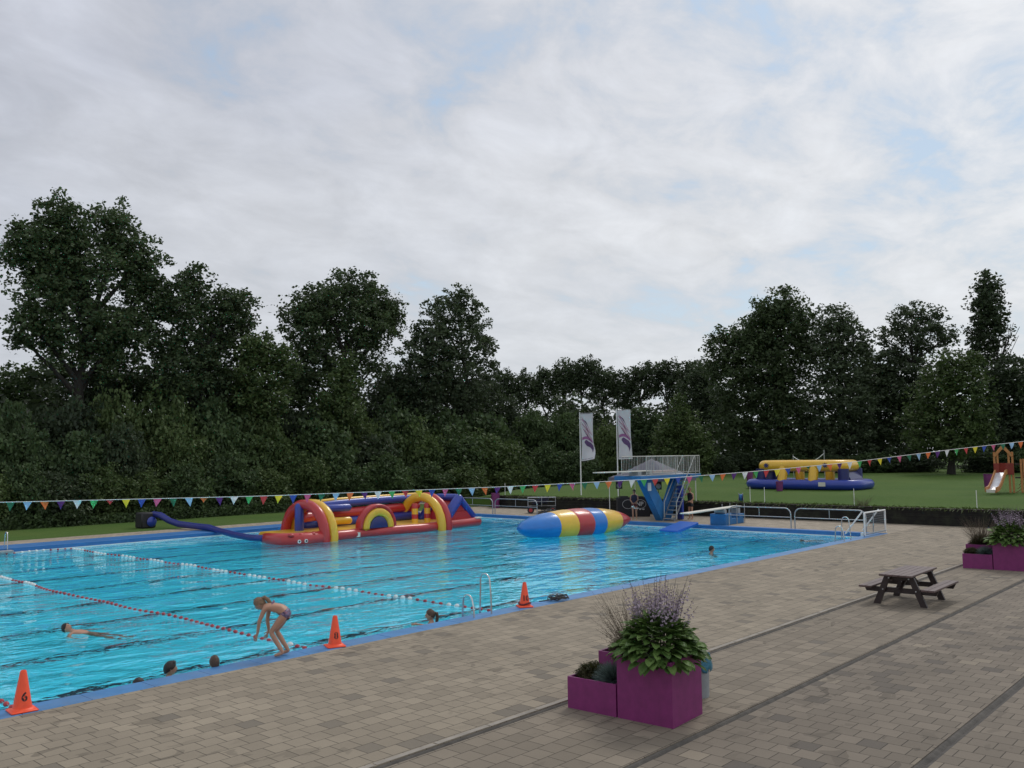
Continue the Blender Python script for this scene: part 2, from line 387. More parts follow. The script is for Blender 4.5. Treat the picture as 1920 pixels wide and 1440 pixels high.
# ------------------------------------------------------------------ terrain
WL = -.2                                            # water level
def sst(t): t = max(0., min(1., t)); return t * t * (3 - 2 * t)
def lawn(x):
    pts = ((46.4, .78), (48.5, .98), (50.5, 1.2), (55, 1.3), (80, 1.65), (150, 2.0), (900, 2.0))
    for (a, h), (b, k) in zip(pts, pts[1:]):
        if x <= b: return h + (k - h) * (x - a) / (b - a)
    return 2.
def ground_z(x, y):
    if x <= 46.55: return -.06 if y < 45.3 else .01
    s = 1 - sst((y - 43.9) / 7.)
    return .01 * (1 - s) + lawn(x) * s
xs = sorted(set([-600, -300, -120, -60, -30, -15, -9.7, 0, 10, 20, 30, 40.45, 43, 46.5, 46.6, 47, 47.6] + [48.5 + .75 * i for i in range(12)] + [58 + 4 * i for i in range(16)] + [130, 160, 220, 320, 500, 900]))
ys = sorted(set([-600, -300, -120, -60, -30, -15, -5, 5, 14.7, 20, 27, 34, 41.65, 43.5, 45.29, 45.3] + [46 + .8 * i for i in range(10)] + [56, 60, 66, 75, 90, 120, 180, 300, 600, 900]))
g = MB(); idx = {}
rg = random.Random(3)
for x in xs:
    for y in ys:
        idx[x, y] = len(g.v); z = ground_z(x, y)
        if x > 48: z += rg.uniform(-.02, .02)
        g.v.append((x, y, z))
for x0, x1 in zip(xs, xs[1:]):
    for y0, y1 in zip(ys, ys[1:]):
        if x0 >= -9.7 and x1 <= 40.45 and y0 >= 14.7 and y1 <= 41.65: continue
        g.f.append((idx[x0, y0], idx[x1, y0], idx[x1, y1], idx[x0, y1])); g.mi.append(0)
gm = bpy.data.materials.new('lawn_grass'); gm.use_nodes = True; nt = gm.node_tree; b = nt.nodes['Principled BSDF']
tc = node(nt, 'ShaderNodeTexCoord')
n1 = node(nt, 'ShaderNodeTexNoise', {'Vector': tc.outputs['Object'], 'Scale': .22, 'Detail': 8, 'Roughness': .65})
n2 = node(nt, 'ShaderNodeTexNoise', {'Vector': tc.outputs['Object'], 'Scale': 5., 'Detail': 8, 'Roughness': .75})
n3 = node(nt, 'ShaderNodeTexNoise', {'Vector': node(nt, 'ShaderNodeMapping', {0: tc.outputs['Object'], 3: (.5, .06, 1)}).outputs[0], 'Scale': 1., 'Detail': 4})
c = mix(nt, ramp(nt, n1.outputs[0], [(.3, 0.), (.7, 1.)]), (.05, .102, .02), (.098, .148, .032))
c = mix(nt, .5, c, mix(nt, n2.outputs[0], (.028, .07, .012), (.11, .19, .04)))
c = mix(nt, mth(nt, 'MULTIPLY', ramp(nt, n3.outputs[0], [(.5, 0.), (.7, 1.)]), .3), c, (.12, .135, .04))
nt.links.new(c, b.inputs[0]); b.inputs['Roughness'].default_value = .9; b.inputs['Specular IOR Level'].default_value = .15
bp = node(nt, 'ShaderNodeBump', {'Height': n2.outputs[0], 'Strength': .7, 'Distance': .08}); nt.links.new(bp.outputs[0], b.inputs['Normal'])
M['grass'] = gm
struct(g.build('ground', 'grass', smooth=60, fix=False))

# paving
d = MB()
d.m = 0; d.box(-15, 46.4, 8.57, 14.25, -.12, 0)
d.m = 1; d.box(-15, 46.4, 6.28, 8.44, -.12, 0)
d.m = 2; d.box(-15, 46.4, 3.70, 6.15, -.12, 0); d.box(-15, 46.4, -14, 3.55, -.12, 0)
d.m = 3; d.box(40.85, 46.4, 14.25, 54, -.12, 0); d.box(46.4, 62, 44.3, 54, -.3, .035)
d.box(-15, 40.85, 43.35, 45.3, -.12, .003)
struct(d.build('pool_deck', ['tile_pool', 'tile_mid', 'tile_right', 'tile_far'], smooth=0))
for y0, y1 in ((8.44, 8.57), (6.15, 6.28), (3.55, 3.70)):
    t = MB(); ym = (y0 + y1) / 2
    t.add([(-15, y0, -.012), (-15, y0 + .03, -.016), (-15, ym, -.04), (-15, y1 - .03, -.016), (-15, y1, -.012),
           (46.4, y0, -.012), (46.4, y0 + .03, -.016), (46.4, ym, -.04), (46.4, y1 - .03, -.016), (46.4, y1, -.012)],
          [(i, i + 5, i + 6, i + 1) for i in range(4)])
    struct(t.build('drain_channel', 'drain', smooth=0))
# lighter edging stone along the first drain
e = MB(); rg = random.Random(9); x = -15
while x < 46:
    e.box(x, x + .97, 8.575, 8.66, -.02, .004 + rg.uniform(0, .004)); x += 1.
struct(e.build('drain_edging', mat('edging_stone', (.29, .26, .22), .85, var=.2, scale=3), smooth=0))

# pool
bm_ = bpy.data.materials.new('pool_lining'); bm_.use_nodes = True; nt = bm_.node_tree; b = nt.nodes['Principled BSDF']
tc = node(nt, 'ShaderNodeTexCoord')
n1 = node(nt, 'ShaderNodeTexNoise', {'Vector': tc.outputs['Object'], 'Scale': .5, 'Detail': 5})
nt.links.new(mix(nt, n1.outputs[0], (.10, .80, .98), (.14, .86, .99)), b.inputs[0]); b.inputs['Roughness'].default_value = .6
M['basin'] = bm_
p = MB()
X0, X1, Y0, Y1 = -9.6, 40.4, 14.75, 41.6
def floor_z(x): return -1.5 - 2.4 * sst((x - 20) / 12)
fx = [X0, 0, 10, 18] + [20 + i for i in range(13)] + [36, X1]
fv = []
for x in fx: fv += [(x, Y0, floor_z(x)), (x, Y1, floor_z(x))]
p.add(fv, [(2 * i, 2 * i + 2, 2 * i + 3, 2 * i + 1) for i in range(len(fx) - 1)])
for Y in (Y0, Y1):
    wv = []
    for x in fx: wv += [(x, Y, floor_z(x)), (x, Y, -.045)]
    p.add(wv, [(2 * i, 2 * i + 2, 2 * i + 3, 2 * i + 1) for i in range(len(fx) - 1)])
p.add([(X0, Y0, -1.5), (X0, Y1, -1.5), (X0, Y1, -.045), (X0, Y0, -.045)], [(0, 1, 2, 3)])
p.add([(X1, Y0, -3.9), (X1, Y1, -3.9), (X1, Y1, -.045), (X1, Y0, -.045)], [(0, 1, 2, 3)])
struct(p.build('pool_basin', 'basin', smooth=0, fix=False))
M['lane'] = mat('black_lane_tiles', (.028, .045, .075), .6)
for k in range(8):
    y = 17.0 + 3.1 * k; l = MB(); v = []
    for x in fx: v += [(x, y - .12, floor_z(x) + .005), (x, y + .12, floor_z(x) + .005)]
    l.add(v, [(2 * i, 2 * i + 2, 2 * i + 3, 2 * i + 1) for i in range(len(fx) - 1)])
    struct(l.build('lane_line', 'lane', smooth=0))
k = MB(); rg = random.Random(13); x = -15.
while x < 40.4:
    k.box(x, min(x + .996, 40.45), 14.25, 14.75, -.3, .005 + rg.uniform(-.002, .003), bev=.008); x += 1.
struct(k.build('pool_kerb', 'kerb', smooth=0))
k = MB(); k.box(40.395, 40.85, 14.25, 41.2, -.3, .012, bev=.01); k.box(-15, 40.85, 41.595, 43.35, -.3, .008, bev=.01)
struct(k.build('pool_kerb', 'far_kerb', smooth=0))
k = MB(); k.box(40.36, 40.394, 15.2, 41.56, WL - .015, WL + .035); k.box(-9.6, 40.36, 41.56, 41.594, WL - .015, WL + .035)
struct(k.build('overflow_edge', 'white', smooth=0))
k = MB(); k.box(40.1, 40.36, 15.1, 15.2, WL - .3, .03)
struct(k.build('bulkhead_end', 'white', smooth=0))

# water: a closed body of clear water with a rippled top
wm = bpy.data.materials.new('pool_water'); wm.use_nodes = True; nt = wm.node_tree; b = nt.nodes['Principled BSDF']
b.inputs['Base Color'].default_value = (1, 1, 1, 1); b.inputs['Roughness'].default_value = 0.0
b.inputs['IOR'].default_value = 1.333; b.inputs['Transmission Weight'].default_value = 1.
tc = node(nt, 'ShaderNodeTexCoord')
w1 = node(nt, 'ShaderNodeTexNoise', {'Vector': node(nt, 'ShaderNodeMapping', {0: tc.outputs['Object'], 2: (0, 0, R_(40)), 3: (1., 1.5, 1)}).outputs[0], 'Scale': 1.25, 'Detail': 2.5, 'Roughness': .5, 'Distortion': .5})
w2 = node(nt, 'ShaderNodeTexNoise', {'Vector': tc.outputs['Object'], 'Scale': 4.2, 'Detail': 2., 'Roughness': .5, 'Distortion': .3})
w3 = node(nt, 'ShaderNodeTexNoise', {'Vector': tc.outputs['Object'], 'Scale': .16, 'Detail': 3.})
w4 = node(nt, 'ShaderNodeTexNoise', {'Vector': node(nt, 'ShaderNodeMapping', {0: tc.outputs['Object'], 2: (0, 0, R_(-25)), 3: (1., 2., 1)}).outputs[0], 'Scale': .5, 'Detail': 2., 'Distortion': .6})
h = mth(nt, 'ADD', mth(nt, 'MULTIPLY', w1.outputs[0], 1.), mth(nt, 'MULTIPLY', w2.outputs[0], .28))
h = mth(nt, 'MULTIPLY', h, ramp(nt, w3.outputs[0], [(.32, .45), (.68, 1.25)]))
h = mth(nt, 'ADD', h, mth(nt, 'MULTIPLY', w4.outputs[0], 1.1))
bp = node(nt, 'ShaderNodeBump', {'Height': h, 'Strength': 1., 'Distance': .085})
nt.links.new(bp.outputs[0], b.inputs['Normal'])
va = node(nt, 'ShaderNodeVolumeAbsorption', {0: (.0, .92, 1., 1), 1: .13})
nt.links.new(va.outputs[0], nt.nodes['Material Output'].inputs[1])
M['water'] = wm
w = MB(); w.box(X0 + .01, X1 - .01, Y0 + .01, Y1 - .01, -4.2, WL)
struct(w.build('water', 'water', smooth=0))

# ------------------------------------------------------------------ retaining wall
rw = thing('retaining_wall', 'low dark timber retaining wall along the edge of the raised lawn', 'wall', (46.4, 15, 0))
wmat = bpy.data.materials.new('dark_sleepers'); wmat.use_nodes = True; nt = wmat.node_tree; b = nt.nodes['Principled BSDF']
tc = node(nt, 'ShaderNodeTexCoord')
bt = node(nt, 'ShaderNodeTexBrick', {'Vector': node(nt, 'ShaderNodeMapping', {0: tc.outputs['Object'], 2: (R_(90), 0, R_(90))}).outputs[0],
     'Color1': (.062, .047, .040, 1), 'Color2': (.105, .078, .066, 1), 'Mortar': (.008, .007, .006, 1), 'Scale': 1., 'Mortar Size': .012, 'Brick Width': 1.8, 'Row Height': .2})
nz = node(nt, 'ShaderNodeTexNoise', {'Vector': tc.outputs['Object'], 'Scale': 2., 'Detail': 8, 'Roughness': .7})
nt.links.new(mix(nt, ramp(nt, nz.outputs[0], [(.45, 0.), (.7, .7)]), bt.outputs[0], (.036, .042, .022)), b.inputs[0]); b.inputs['Roughness'].default_value = .9
M['sleeper'] = wmat
t = MB(); rg = random.Random(4)
for r_ in range(4):
    t.box(-.0 + rg.uniform(-.01, .01) + .0, .22, -30, 29.0, r_ * .2 + .003, r_ * .2 + .197)
t.build('sleepers', 'sleeper', rw, smooth=0)
t = MB(); t.box(-.03, .24, -30, 29.02, .80, .84, bev=.01); t.build('capping', 'darkwood', rw, smooth=0)
rng = np.random.default_rng(5)
n = 5200
P = np.stack([46.42 + rng.random(n) ** 2 * .55, -14 + rng.random(n) * 58, np.zeros(n)], 1)
P[:, 2] = .8 + (P[:, 0] - 46.4) * .1
cl = np.sin(P[:, 1] * 1.7) + np.sin(P[:, 1] * .63 + 1) + np.sin(P[:, 1] * 4.1)
hgt = .03 + .05 * rng.random(n) + .03 * np.clip(cl - .6, 0, 3)
dirn = unit(rng, n) * .12; dirn[:, 2] = hgt; dirn[:, 0] -= .1 * rng.random(n)
hang = rng.random(n) < .16; dirn[hang, 2] *= -1.5; dirn[hang, 0] -= .12; P[hang, 0] = 46.40
sd = np.cross(dirn, np.array([1., 0, 0])); sd /= np.linalg.norm(sd, axis=1)[:, None]
V = np.stack([P - sd * .02, P + sd * .02, P + dirn + sd * .006, P + dirn - sd * .006], 1)
tag(quads('verge_grass', V, rng.random(n), 'grassblade'), 'long grass tufts hanging over the dark wall top', 'grass', kind='stuff')

# ------------------------------------------------------------------ trees
def tree(name, label, cols, plane, trunk, m='leaf_oak', group=None, leaf=.25, clump=.58, cover=2.9, seed=1, base_z=0., tr=.32, squash=.85, per=26):
    """cols: crown lobes traced on the photo (px, py, rx, ry[, density]) and set on the tree's own plane, as deep as they are wide"""
    rng = np.random.default_rng(seed); rd = random.Random(seed)
    tp = at(trunk, 860, **plane); X, Y = tp[0], tp[1]
    dist = (CR.T @ np.array([X, Y, 0]))[2]
    k = dist / F
    lob = []
    for L in cols:
        q = at(L[0], L[1], **plane)
        rx, rz = L[2] * k, L[3] * k
        dp = rx * squash
        s = rng.uniform(-.35, .35) * dp
        q = q + np.array([CR[0][2], CR[1][2], 0]) * s
        lob.append((q[0] - X, q[1] - Y, q[2] - base_z, rx * 1.02, rx * 1.0, rz * 1.04, L[4] if len(L) > 4 else 1.))
    o = thing(name, label, 'tree', (X, Y, base_z), 0, group)
    V, T = foliage(lob, rng, leaf, clump, per=per, cover=cover)
    quads('crown', V, T, m, o)
    t = MB(); zt = max(l[2] for l in lob)
    zt0 = zt * .8
    pts = [(rd.uniform(-.1, .1) * i, rd.uniform(-.1, .1) * i, zt0 * i / 7) for i in range(8)]
    t.tube(pts, [tr * (1.25 if i == 0 else 1) * (1 - i / 8.5) for i in range(8)], 9)
    for L in lob:
        zs = max(zt0 * .12, min(zt0 * .85, L[2] - max(abs(L[0]), .5) * .9 - .5 * L[5]))
        f = zs / zt0 * 7; i = min(6, int(f)); a = Vector(pts[i]).lerp(Vector(pts[i + 1]), f - i)
        e = Vector(L[:3]); md = a.lerp(e, .5) + Vector((rd.uniform(-.4, .4), rd.uniform(-.4, .4), .3))
        t.tube([a, md, e], [tr * .42, tr * .26, tr * .1], 6)
        for q in range(4):
            dv = Vector(rng.normal(size=3)); dv.normalize()
            ee = e + Vector((dv.x * L[3], dv.y * L[4], abs(dv.z) * L[5])) * .8
            t.tube([md.lerp(e, .4 + .15 * q), e.lerp(ee, .5) + Vector((0, 0, .1)), ee], [tr * .16, tr * .09, tr * .03], 5)
    t.build('trunk', 'bark', o)
    return o

TP = dict(y=61.)
tree('oak_tree', 'tallest tree at left, broad dark crown with twin tops and an open left side', [
    (112, 420, 48, 56), (205, 432, 50, 58), (70, 470, 48, 48), (245, 490, 55, 58), (150, 510, 70, 66), (85, 545, 58, 58), (265, 555, 48, 58),
    (62, 612, 48, 38, .75), (165, 610, 82, 55), (245, 635, 60, 55), (26, 425, 20, 15, .8), (28, 482, 30, 17, .8), (110, 660, 42, 30, .6), (45, 640, 28, 20, .6),
    (200, 680, 60, 40, .8), (130, 470, 40, 40)], TP, 148, 'leaf_oak', seed=1, tr=.5)
tree('oak_tree', 'dark ragged tree leaning right beside the tallest tree', [
    (362, 525, 32, 34, .8), (325, 570, 42, 46), (400, 575, 52, 42), (452, 580, 30, 32, .8), (345, 640, 62, 58), (420, 630, 48, 42), (468, 608, 26, 20, .7),
    (330, 710, 60, 50), (400, 690, 36, 40), (440, 560, 24, 16, .7)], dict(y=60.), 372, 'leaf_oak', seed=2, tr=.42)
tree('willow_tree', 'small soft round tree between two tall dark trees', [
    (490, 655, 44, 32), (470, 700, 45, 45), (520, 690, 38, 42), (485, 750, 60, 45)], dict(y=59.), 492, 'leaf_light', seed=3, tr=.25, leaf=.26)
tree('oak_tree', 'rounded tall tree with a wide domed crown standing above the thicket', [
    (655, 548, 58, 42), (600, 572, 46, 42), (705, 575, 44, 42), (562, 606, 38, 38), (650, 610, 88, 44), (732, 606, 26, 30, .6), (720, 590, 38, 34, .8), (700, 648, 46, 32, .55),
    (590, 655, 48, 36, .8), (645, 690, 46, 40, .6), (575, 700, 42, 40), (560, 740, 40, 40), (700, 690, 36, 26, .6)], TP, 645, 'leaf_oak', seed=4, tr=.42)
tree('poplar_tree', 'tall pale tree with a see-through crown right of the domed tree', [
    (862, 562, 34, 32, .6), (832, 596, 38, 42, .65), (888, 602, 34, 44, .55), (800, 640, 34, 36, .8), (856, 640, 52, 42, .65), (912, 640, 24, 32, .5),
    (835, 690, 60, 42), (778, 672, 30, 30, .6), (905, 690, 34, 30, .55), (850, 740, 72, 44), (790, 720, 44, 36)], dict(y=62.), 866, 'leaf_grey', seed=5, tr=.36, leaf=.28, clump=.5)
tree('young_tree', 'feathery young tree in front of the domed tree', [
    (645, 690, 22, 34, .7), (640, 735, 42, 36), (630, 780, 54, 40)], dict(y=58.), 640, 'leaf_light', seed=6, tr=.16, leaf=.24)
tree('maple_tree', 'hazy tree low on the far left edge behind the thicket', [
    (28, 722, 52, 34), (100, 705, 44, 34), (60, 770, 90, 50)], dict(y=70.), 60, 'leaf_bush', seed=7, tr=.3)
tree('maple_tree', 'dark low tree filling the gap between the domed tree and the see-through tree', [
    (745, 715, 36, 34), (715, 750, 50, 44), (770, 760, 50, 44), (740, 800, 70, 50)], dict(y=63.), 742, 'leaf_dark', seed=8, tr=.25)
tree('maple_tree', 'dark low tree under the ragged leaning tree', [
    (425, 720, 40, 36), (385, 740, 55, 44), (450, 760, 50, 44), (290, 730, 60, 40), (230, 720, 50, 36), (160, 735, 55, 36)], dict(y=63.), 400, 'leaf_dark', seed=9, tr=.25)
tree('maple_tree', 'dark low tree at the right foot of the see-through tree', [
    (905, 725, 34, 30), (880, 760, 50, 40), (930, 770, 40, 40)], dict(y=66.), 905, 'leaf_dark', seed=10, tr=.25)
# the avenue far behind
lab = ['leftmost of the distant avenue trees, beside the see-through tree', 'second distant avenue tree from the left', 'third distant avenue tree from the left',
       'distant avenue tree left of the tallest one of its row', 'tallest bushy-headed tree of the distant row, above the flags', 'distant avenue tree just right of the tallest of its row',
       'low distant avenue tree in the middle of the row', 'distant avenue tree above the diving tower', 'distant avenue tree left of the last gap of sky', 'rightmost distant avenue tree, next to the big dense tree']
for i, (px, ty, hw) in enumerate(((945, 690, 26), (985, 692, 28), (1022, 686, 24), (1058, 672, 26), (1097, 668, 32), (1137, 688, 26), (1172, 692, 24), (1210, 674, 30), (1254, 672, 30), (1298, 674, 30))):
    tree('avenue_tree', lab[i], [(px, ty + 20, hw * .7, 20), (px - hw * .5, ty + 38, hw * .62, 22), (px + hw * .5, ty + 36, hw * .62, 24), (px, ty + 58, hw * .9, 22, .75), (px + (-1) ** i * hw * .5, ty + 78, hw * .5, 16, .5), (px, ty + 100, hw * .9, 16, .5)],
         dict(x=100.), px, 'leaf_dark', 'avenue trees in the distance', leaf=.33, clump=.7, cover=2.3, seed=20 + i, tr=.3, base_z=1.5)
TR = dict(x=88.)
tree('lime_tree', 'largest dense dark tree at right with a rounded top', [
    (1465, 578, 46, 38), (1440, 610, 45, 44), (1500, 618, 40, 45), (1410, 645, 46, 46), (1365, 655, 38, 46), (1470, 670, 80, 50), (1342, 690, 26, 30, .7), (1400, 720, 72, 55),
    (1480, 750, 70, 55), (1400, 800, 80, 60), (1480, 830, 70, 55)], TR, 1462, 'leaf_oak', seed=40, tr=.5, base_z=1.6, leaf=.31, clump=.7)
tree('ash_tree', 'tree with ragged upright top right of the big dense tree', [
    (1572, 605, 36, 36, .75), (1602, 638, 30, 36, .75), (1548, 650, 38, 40, .8), (1590, 690, 55, 45, .9), (1622, 650, 14, 20, .6), (1580, 750, 66, 50), (1570, 820, 70, 60)], TR, 1580, 'leaf_grey', seed=41, tr=.35, base_z=1.6, leaf=.30, clump=.65)
tree('acacia_tree', 'open umbrella-shaped tree with sky showing between its branches', [
    (1712, 592, 32, 30, .5), (1680, 615, 28, 26, .5), (1750, 600, 30, 30, .5), (1660, 640, 22, 22, .45), (1715, 630, 45, 28, .45), (1775, 635, 24, 26, .45), (1745, 650, 40, 22, .4), (1690, 665, 40, 24, .6), (1700, 710, 55, 40)],
    dict(x=95.), 1718, 'leaf_grey', seed=42, tr=.3, base_z=1.7, leaf=.28, clump=.55)
tree('poplar_tree', 'slim upright tall tree with a plume top near the right edge', [
    (1850, 540, 24, 28), (1845, 575, 33, 38), (1856, 615, 31, 40), (1838, 640, 24, 34, .7), (1866, 655, 18, 26, .5), (1848, 680, 20, 22, .5)], dict(x=92.), 1850, 'leaf_dark', seed=43, tr=.24, base_z=1.7, leaf=.29, clump=.6)
tree('lime_tree', 'paler round tree standing alone on the lawn by the playground', [
    (1790, 685, 44, 30), (1765, 725, 56, 44), (1815, 730, 46, 46), (1745, 775, 46, 42), (1790, 790, 60, 46), (1835, 800, 36, 40), (1730, 820, 40, 26), (1790, 836, 66, 24)], dict(x=80.), 1782, 'leaf_light', seed=44, tr=.3, base_z=1.65, leaf=.26, clump=.58, cover=2.2)
tree('oak_tree', 'dark tree cut by the right edge behind the playground tower', [
    (1895, 700, 50, 34), (1870, 740, 42, 40), (1915, 750, 50, 55), (1890, 810, 60, 50), (1935, 830, 60, 50)], dict(x=90.), 1900, 'leaf_dark', seed=45, tr=.35, base_z=1.7, leaf=.31, clump=.65)
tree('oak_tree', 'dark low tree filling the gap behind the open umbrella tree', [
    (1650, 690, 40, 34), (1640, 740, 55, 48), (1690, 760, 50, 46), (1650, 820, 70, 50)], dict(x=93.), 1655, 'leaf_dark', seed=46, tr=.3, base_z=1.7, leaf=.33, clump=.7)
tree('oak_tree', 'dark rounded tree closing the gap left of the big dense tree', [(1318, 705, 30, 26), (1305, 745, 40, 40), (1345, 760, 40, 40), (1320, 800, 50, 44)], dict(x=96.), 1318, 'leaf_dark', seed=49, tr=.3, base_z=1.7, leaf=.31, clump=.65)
tree('hornbeam_tree', 'bright green pointed tree behind the diving tower rail', [
    (1276, 762, 16, 22, .8), (1275, 795, 34, 32), (1300, 830, 34, 34), (1255, 835, 36, 36), (1320, 858, 26, 26), (1280, 868, 50, 26)], dict(x=74.), 1280, 'leaf_light', seed=47, tr=.2, base_z=1.6, leaf=.26, clump=.5)
tree('hazel_tree', 'wide bush-like tree left of the bright pointed tree', [
    (1205, 790, 30, 28), (1185, 820, 34, 34), (1225, 825, 34, 36), (1200, 860, 46, 30)], dict(x=78.), 1205, 'leaf_bush', seed=48, tr=.2, base_z=1.6, leaf=.3, clump=.55)
# bare twigs
tw = thing('dead_tree', 'leafless twiggy tree beside the slim upright tree', 'tree', tuple(at(1868, 860, x=91.)[:2]) + (1.7,))
t = MB(); rd = random.Random(8); zb = at(1868, 690, x=91.)[2] - 1.7
t.tube([(0, 0, 0), (0, 0, zb)], [.14, .08], 6)
for i in range(13):
    q = at(1872 + rd.uniform(0, 40), 600 + rd.uniform(0, 60), x=91.); q = (q[0] - tw.location.x, q[1] - tw.location.y, q[2] - 1.7)
    a = Vector((0, 0, zb * rd.uniform(.8, 1)))
    t.tube([a, a.lerp(Vector(q), .5) + Vector((0, 0, -.3)), q], [.05, .035, .02], 5)
t.build('trunk', 'bark', tw)

# bushes of the thicket: five grown once, then copied
protos = []
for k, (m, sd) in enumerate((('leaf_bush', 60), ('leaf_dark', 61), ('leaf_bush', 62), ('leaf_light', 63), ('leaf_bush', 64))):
    rng = np.random.default_rng(sd); lob = []
    for i in range(7):
        a = i * .9 + rng.random(); rr = .85 if i < 6 else 0
        lob.append((rr * math.cos(a), rr * math.sin(a), .55 + 1.0 * rng.random(), .85 + .3 * rng.random(), .85 + .3 * rng.random(), .8 + .3 * rng.random()))
    lob += [(.2, 0, 2.2, .9, .9, .75), (-.45, .3, 1.9, .8, .8, .7), (.3, -.5, 1.8, .75, .75, .6), (0, 0, .5, 1.5, 1.5, .6)]
    V, T = foliage(lob, rng, .165 if k != 3 else .15, .34, per=26, cover=2.1)
    V[:, :, 2] = np.maximum(V[:, :, 2], .0)
    protos.append((m, (V, T)))
meshes = []
for k, (m, (V, T)) in enumerate(protos):
    o = quads('bush', V, T, m); meshes.append(o.data); bpy.data.objects.remove(o)
KIND = ['mid green leafy bush', 'very dark green bush', 'dense rounded green bush', 'yellowish light green bush', 'spreading dark green bush']
bl = []
rd = random.Random(12)
def bush(px, top, hw, plane, k, base, label):
    q = at(px, top, **plane); dist = (CR.T @ np.array([q[0], q[1], 0]))[2]; s = hw * dist / F / 1.75
    o = link('bush', meshes[k]); o.location = (q[0], q[1], base - .05)
    o.scale = (s, s, (q[2] - base) / 2.9); o.rotation_euler = (0, 0, rd.uniform(0, 6.28))
    tag(o, label, 'bush', 'bushes of the thicket beyond the pool')
rowB = ((20, 745), (120, 735), (215, 715), (305, 725), (400, 735), (485, 745), (570, 745), (660, 752), (745, 755), (830, 762), (905, 770))
rowM = ((-20, 800), (60, 790), (150, 805), (235, 780), (330, 790), (420, 772), (510, 790), (600, 785), (690, 800), (775, 790), (850, 805), (915, 800))
rowF = ((-30, 880), (45, 868), (120, 880), (195, 862), (270, 875), (345, 862), (425, 850), (500, 868), (575, 850), (650, 862), (720, 850), (795, 868), (865, 860))
nth = ['first', 'second', 'third', 'fourth', 'fifth', 'sixth', 'seventh', 'eighth', 'ninth', 'tenth', 'eleventh', 'twelfth', 'thirteenth']
for row, rown, y, hw in ((rowB, 'back row under the tall trees', 59., 66), (rowM, 'middle row of the thicket', 56.5, 64), (rowF, 'front row beside the grass strip', 54.2, 54)):
    for i, (px, top) in enumerate(row):
        k = (i * 2 + len(rown)) % 5 if rd.random() < .8 else 3
        if px > 860 and row is not rowB: k = 3
        bush(px, top + rd.uniform(-6, 6), hw * rd.uniform(.9, 1.15), dict(y=y + rd.uniform(-.5, .5)), k, 0., KIND[k] + ', ' + nth[i] + ' from the left in the ' + rown)
mid = ((955, 800, 40, 70, 1, .4, 'left of the flags behind the path'), (1000, 765, 48, 72, 0, .8, 'tallest behind the left flag'), (1055, 770, 46, 73, 4, 1., 'just left of the left flagpole'),
       (1100, 788, 40, 74, 2, 1.2, 'between the two flagpoles'), (1140, 790, 36, 74, 3, 1.3, 'right of the left flag, yellow tinted'), (1170, 805, 38, 75, 1, 1.4, 'behind the right flagpole'),
       (1025, 830, 40, 66, 2, .9, 'low in front of the taller bushes left of the flags'), (1085, 840, 38, 67, 0, 1.1, 'low behind the foot of the left flag'), (975, 850, 34, 62, 4, .5, 'lowest by the grey path end'),
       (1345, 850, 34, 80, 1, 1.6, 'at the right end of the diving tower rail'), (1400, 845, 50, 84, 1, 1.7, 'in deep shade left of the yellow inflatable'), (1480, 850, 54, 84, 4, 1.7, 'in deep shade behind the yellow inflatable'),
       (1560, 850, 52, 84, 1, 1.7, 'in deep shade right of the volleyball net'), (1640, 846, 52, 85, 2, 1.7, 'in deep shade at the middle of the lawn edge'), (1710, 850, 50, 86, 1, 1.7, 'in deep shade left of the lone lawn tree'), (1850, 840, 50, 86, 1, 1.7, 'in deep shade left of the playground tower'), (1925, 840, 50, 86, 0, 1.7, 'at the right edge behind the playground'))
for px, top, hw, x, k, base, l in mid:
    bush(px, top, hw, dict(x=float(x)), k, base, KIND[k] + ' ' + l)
# dark wood behind everything: one mass
rng = np.random.default_rng(77); lob = []
for i in range(46):
    x = 8 + i * 2.3; lob.append((x, 66 + rng.uniform(-1, 2), 3.4 + rng.random() * 2.2, 2.4, 1.6, 4.6))
for i in range(44):
    y = 98 - i * 2.3; lob.append((101 + rng.uniform(-2, 2), y, 3.4 + rng.random(), 1.6, 2.4, 3.8))
V, T = foliage(lob, rng, .6, 1.1, per=18, cover=1.9)
tag(quads('far_wood', V, T, 'leaf_dark'), 'dark mass of undergrowth closing the view behind bushes and trees', 'woodland', kind='stuff')
# weeds and nettles at the foot of the thicket
n = 16000; P = np.stack([8 + rng.random(n) * 33, 52.3 + rng.random(n) * 1.6, rng.random(n) ** 1.5 * .9], 1)
P[:, 2] *= .5 + .5 * np.abs(np.sin(P[:, 0] * 1.3) * np.sin(P[:, 0] * .47 + 2))
a = unit(rng, n) * .11; bb = np.cross(a, unit(rng, n)); bb *= .055 / (np.linalg.norm(bb, axis=1)[:, None] + 1e-6)
tag(quads('undergrowth', np.stack([P - a, P + bb, P + a, P - bb], 1), rng.random(n), 'leaf_bush'), 'low weeds along the foot of the thicket', 'weeds', kind='stuff')

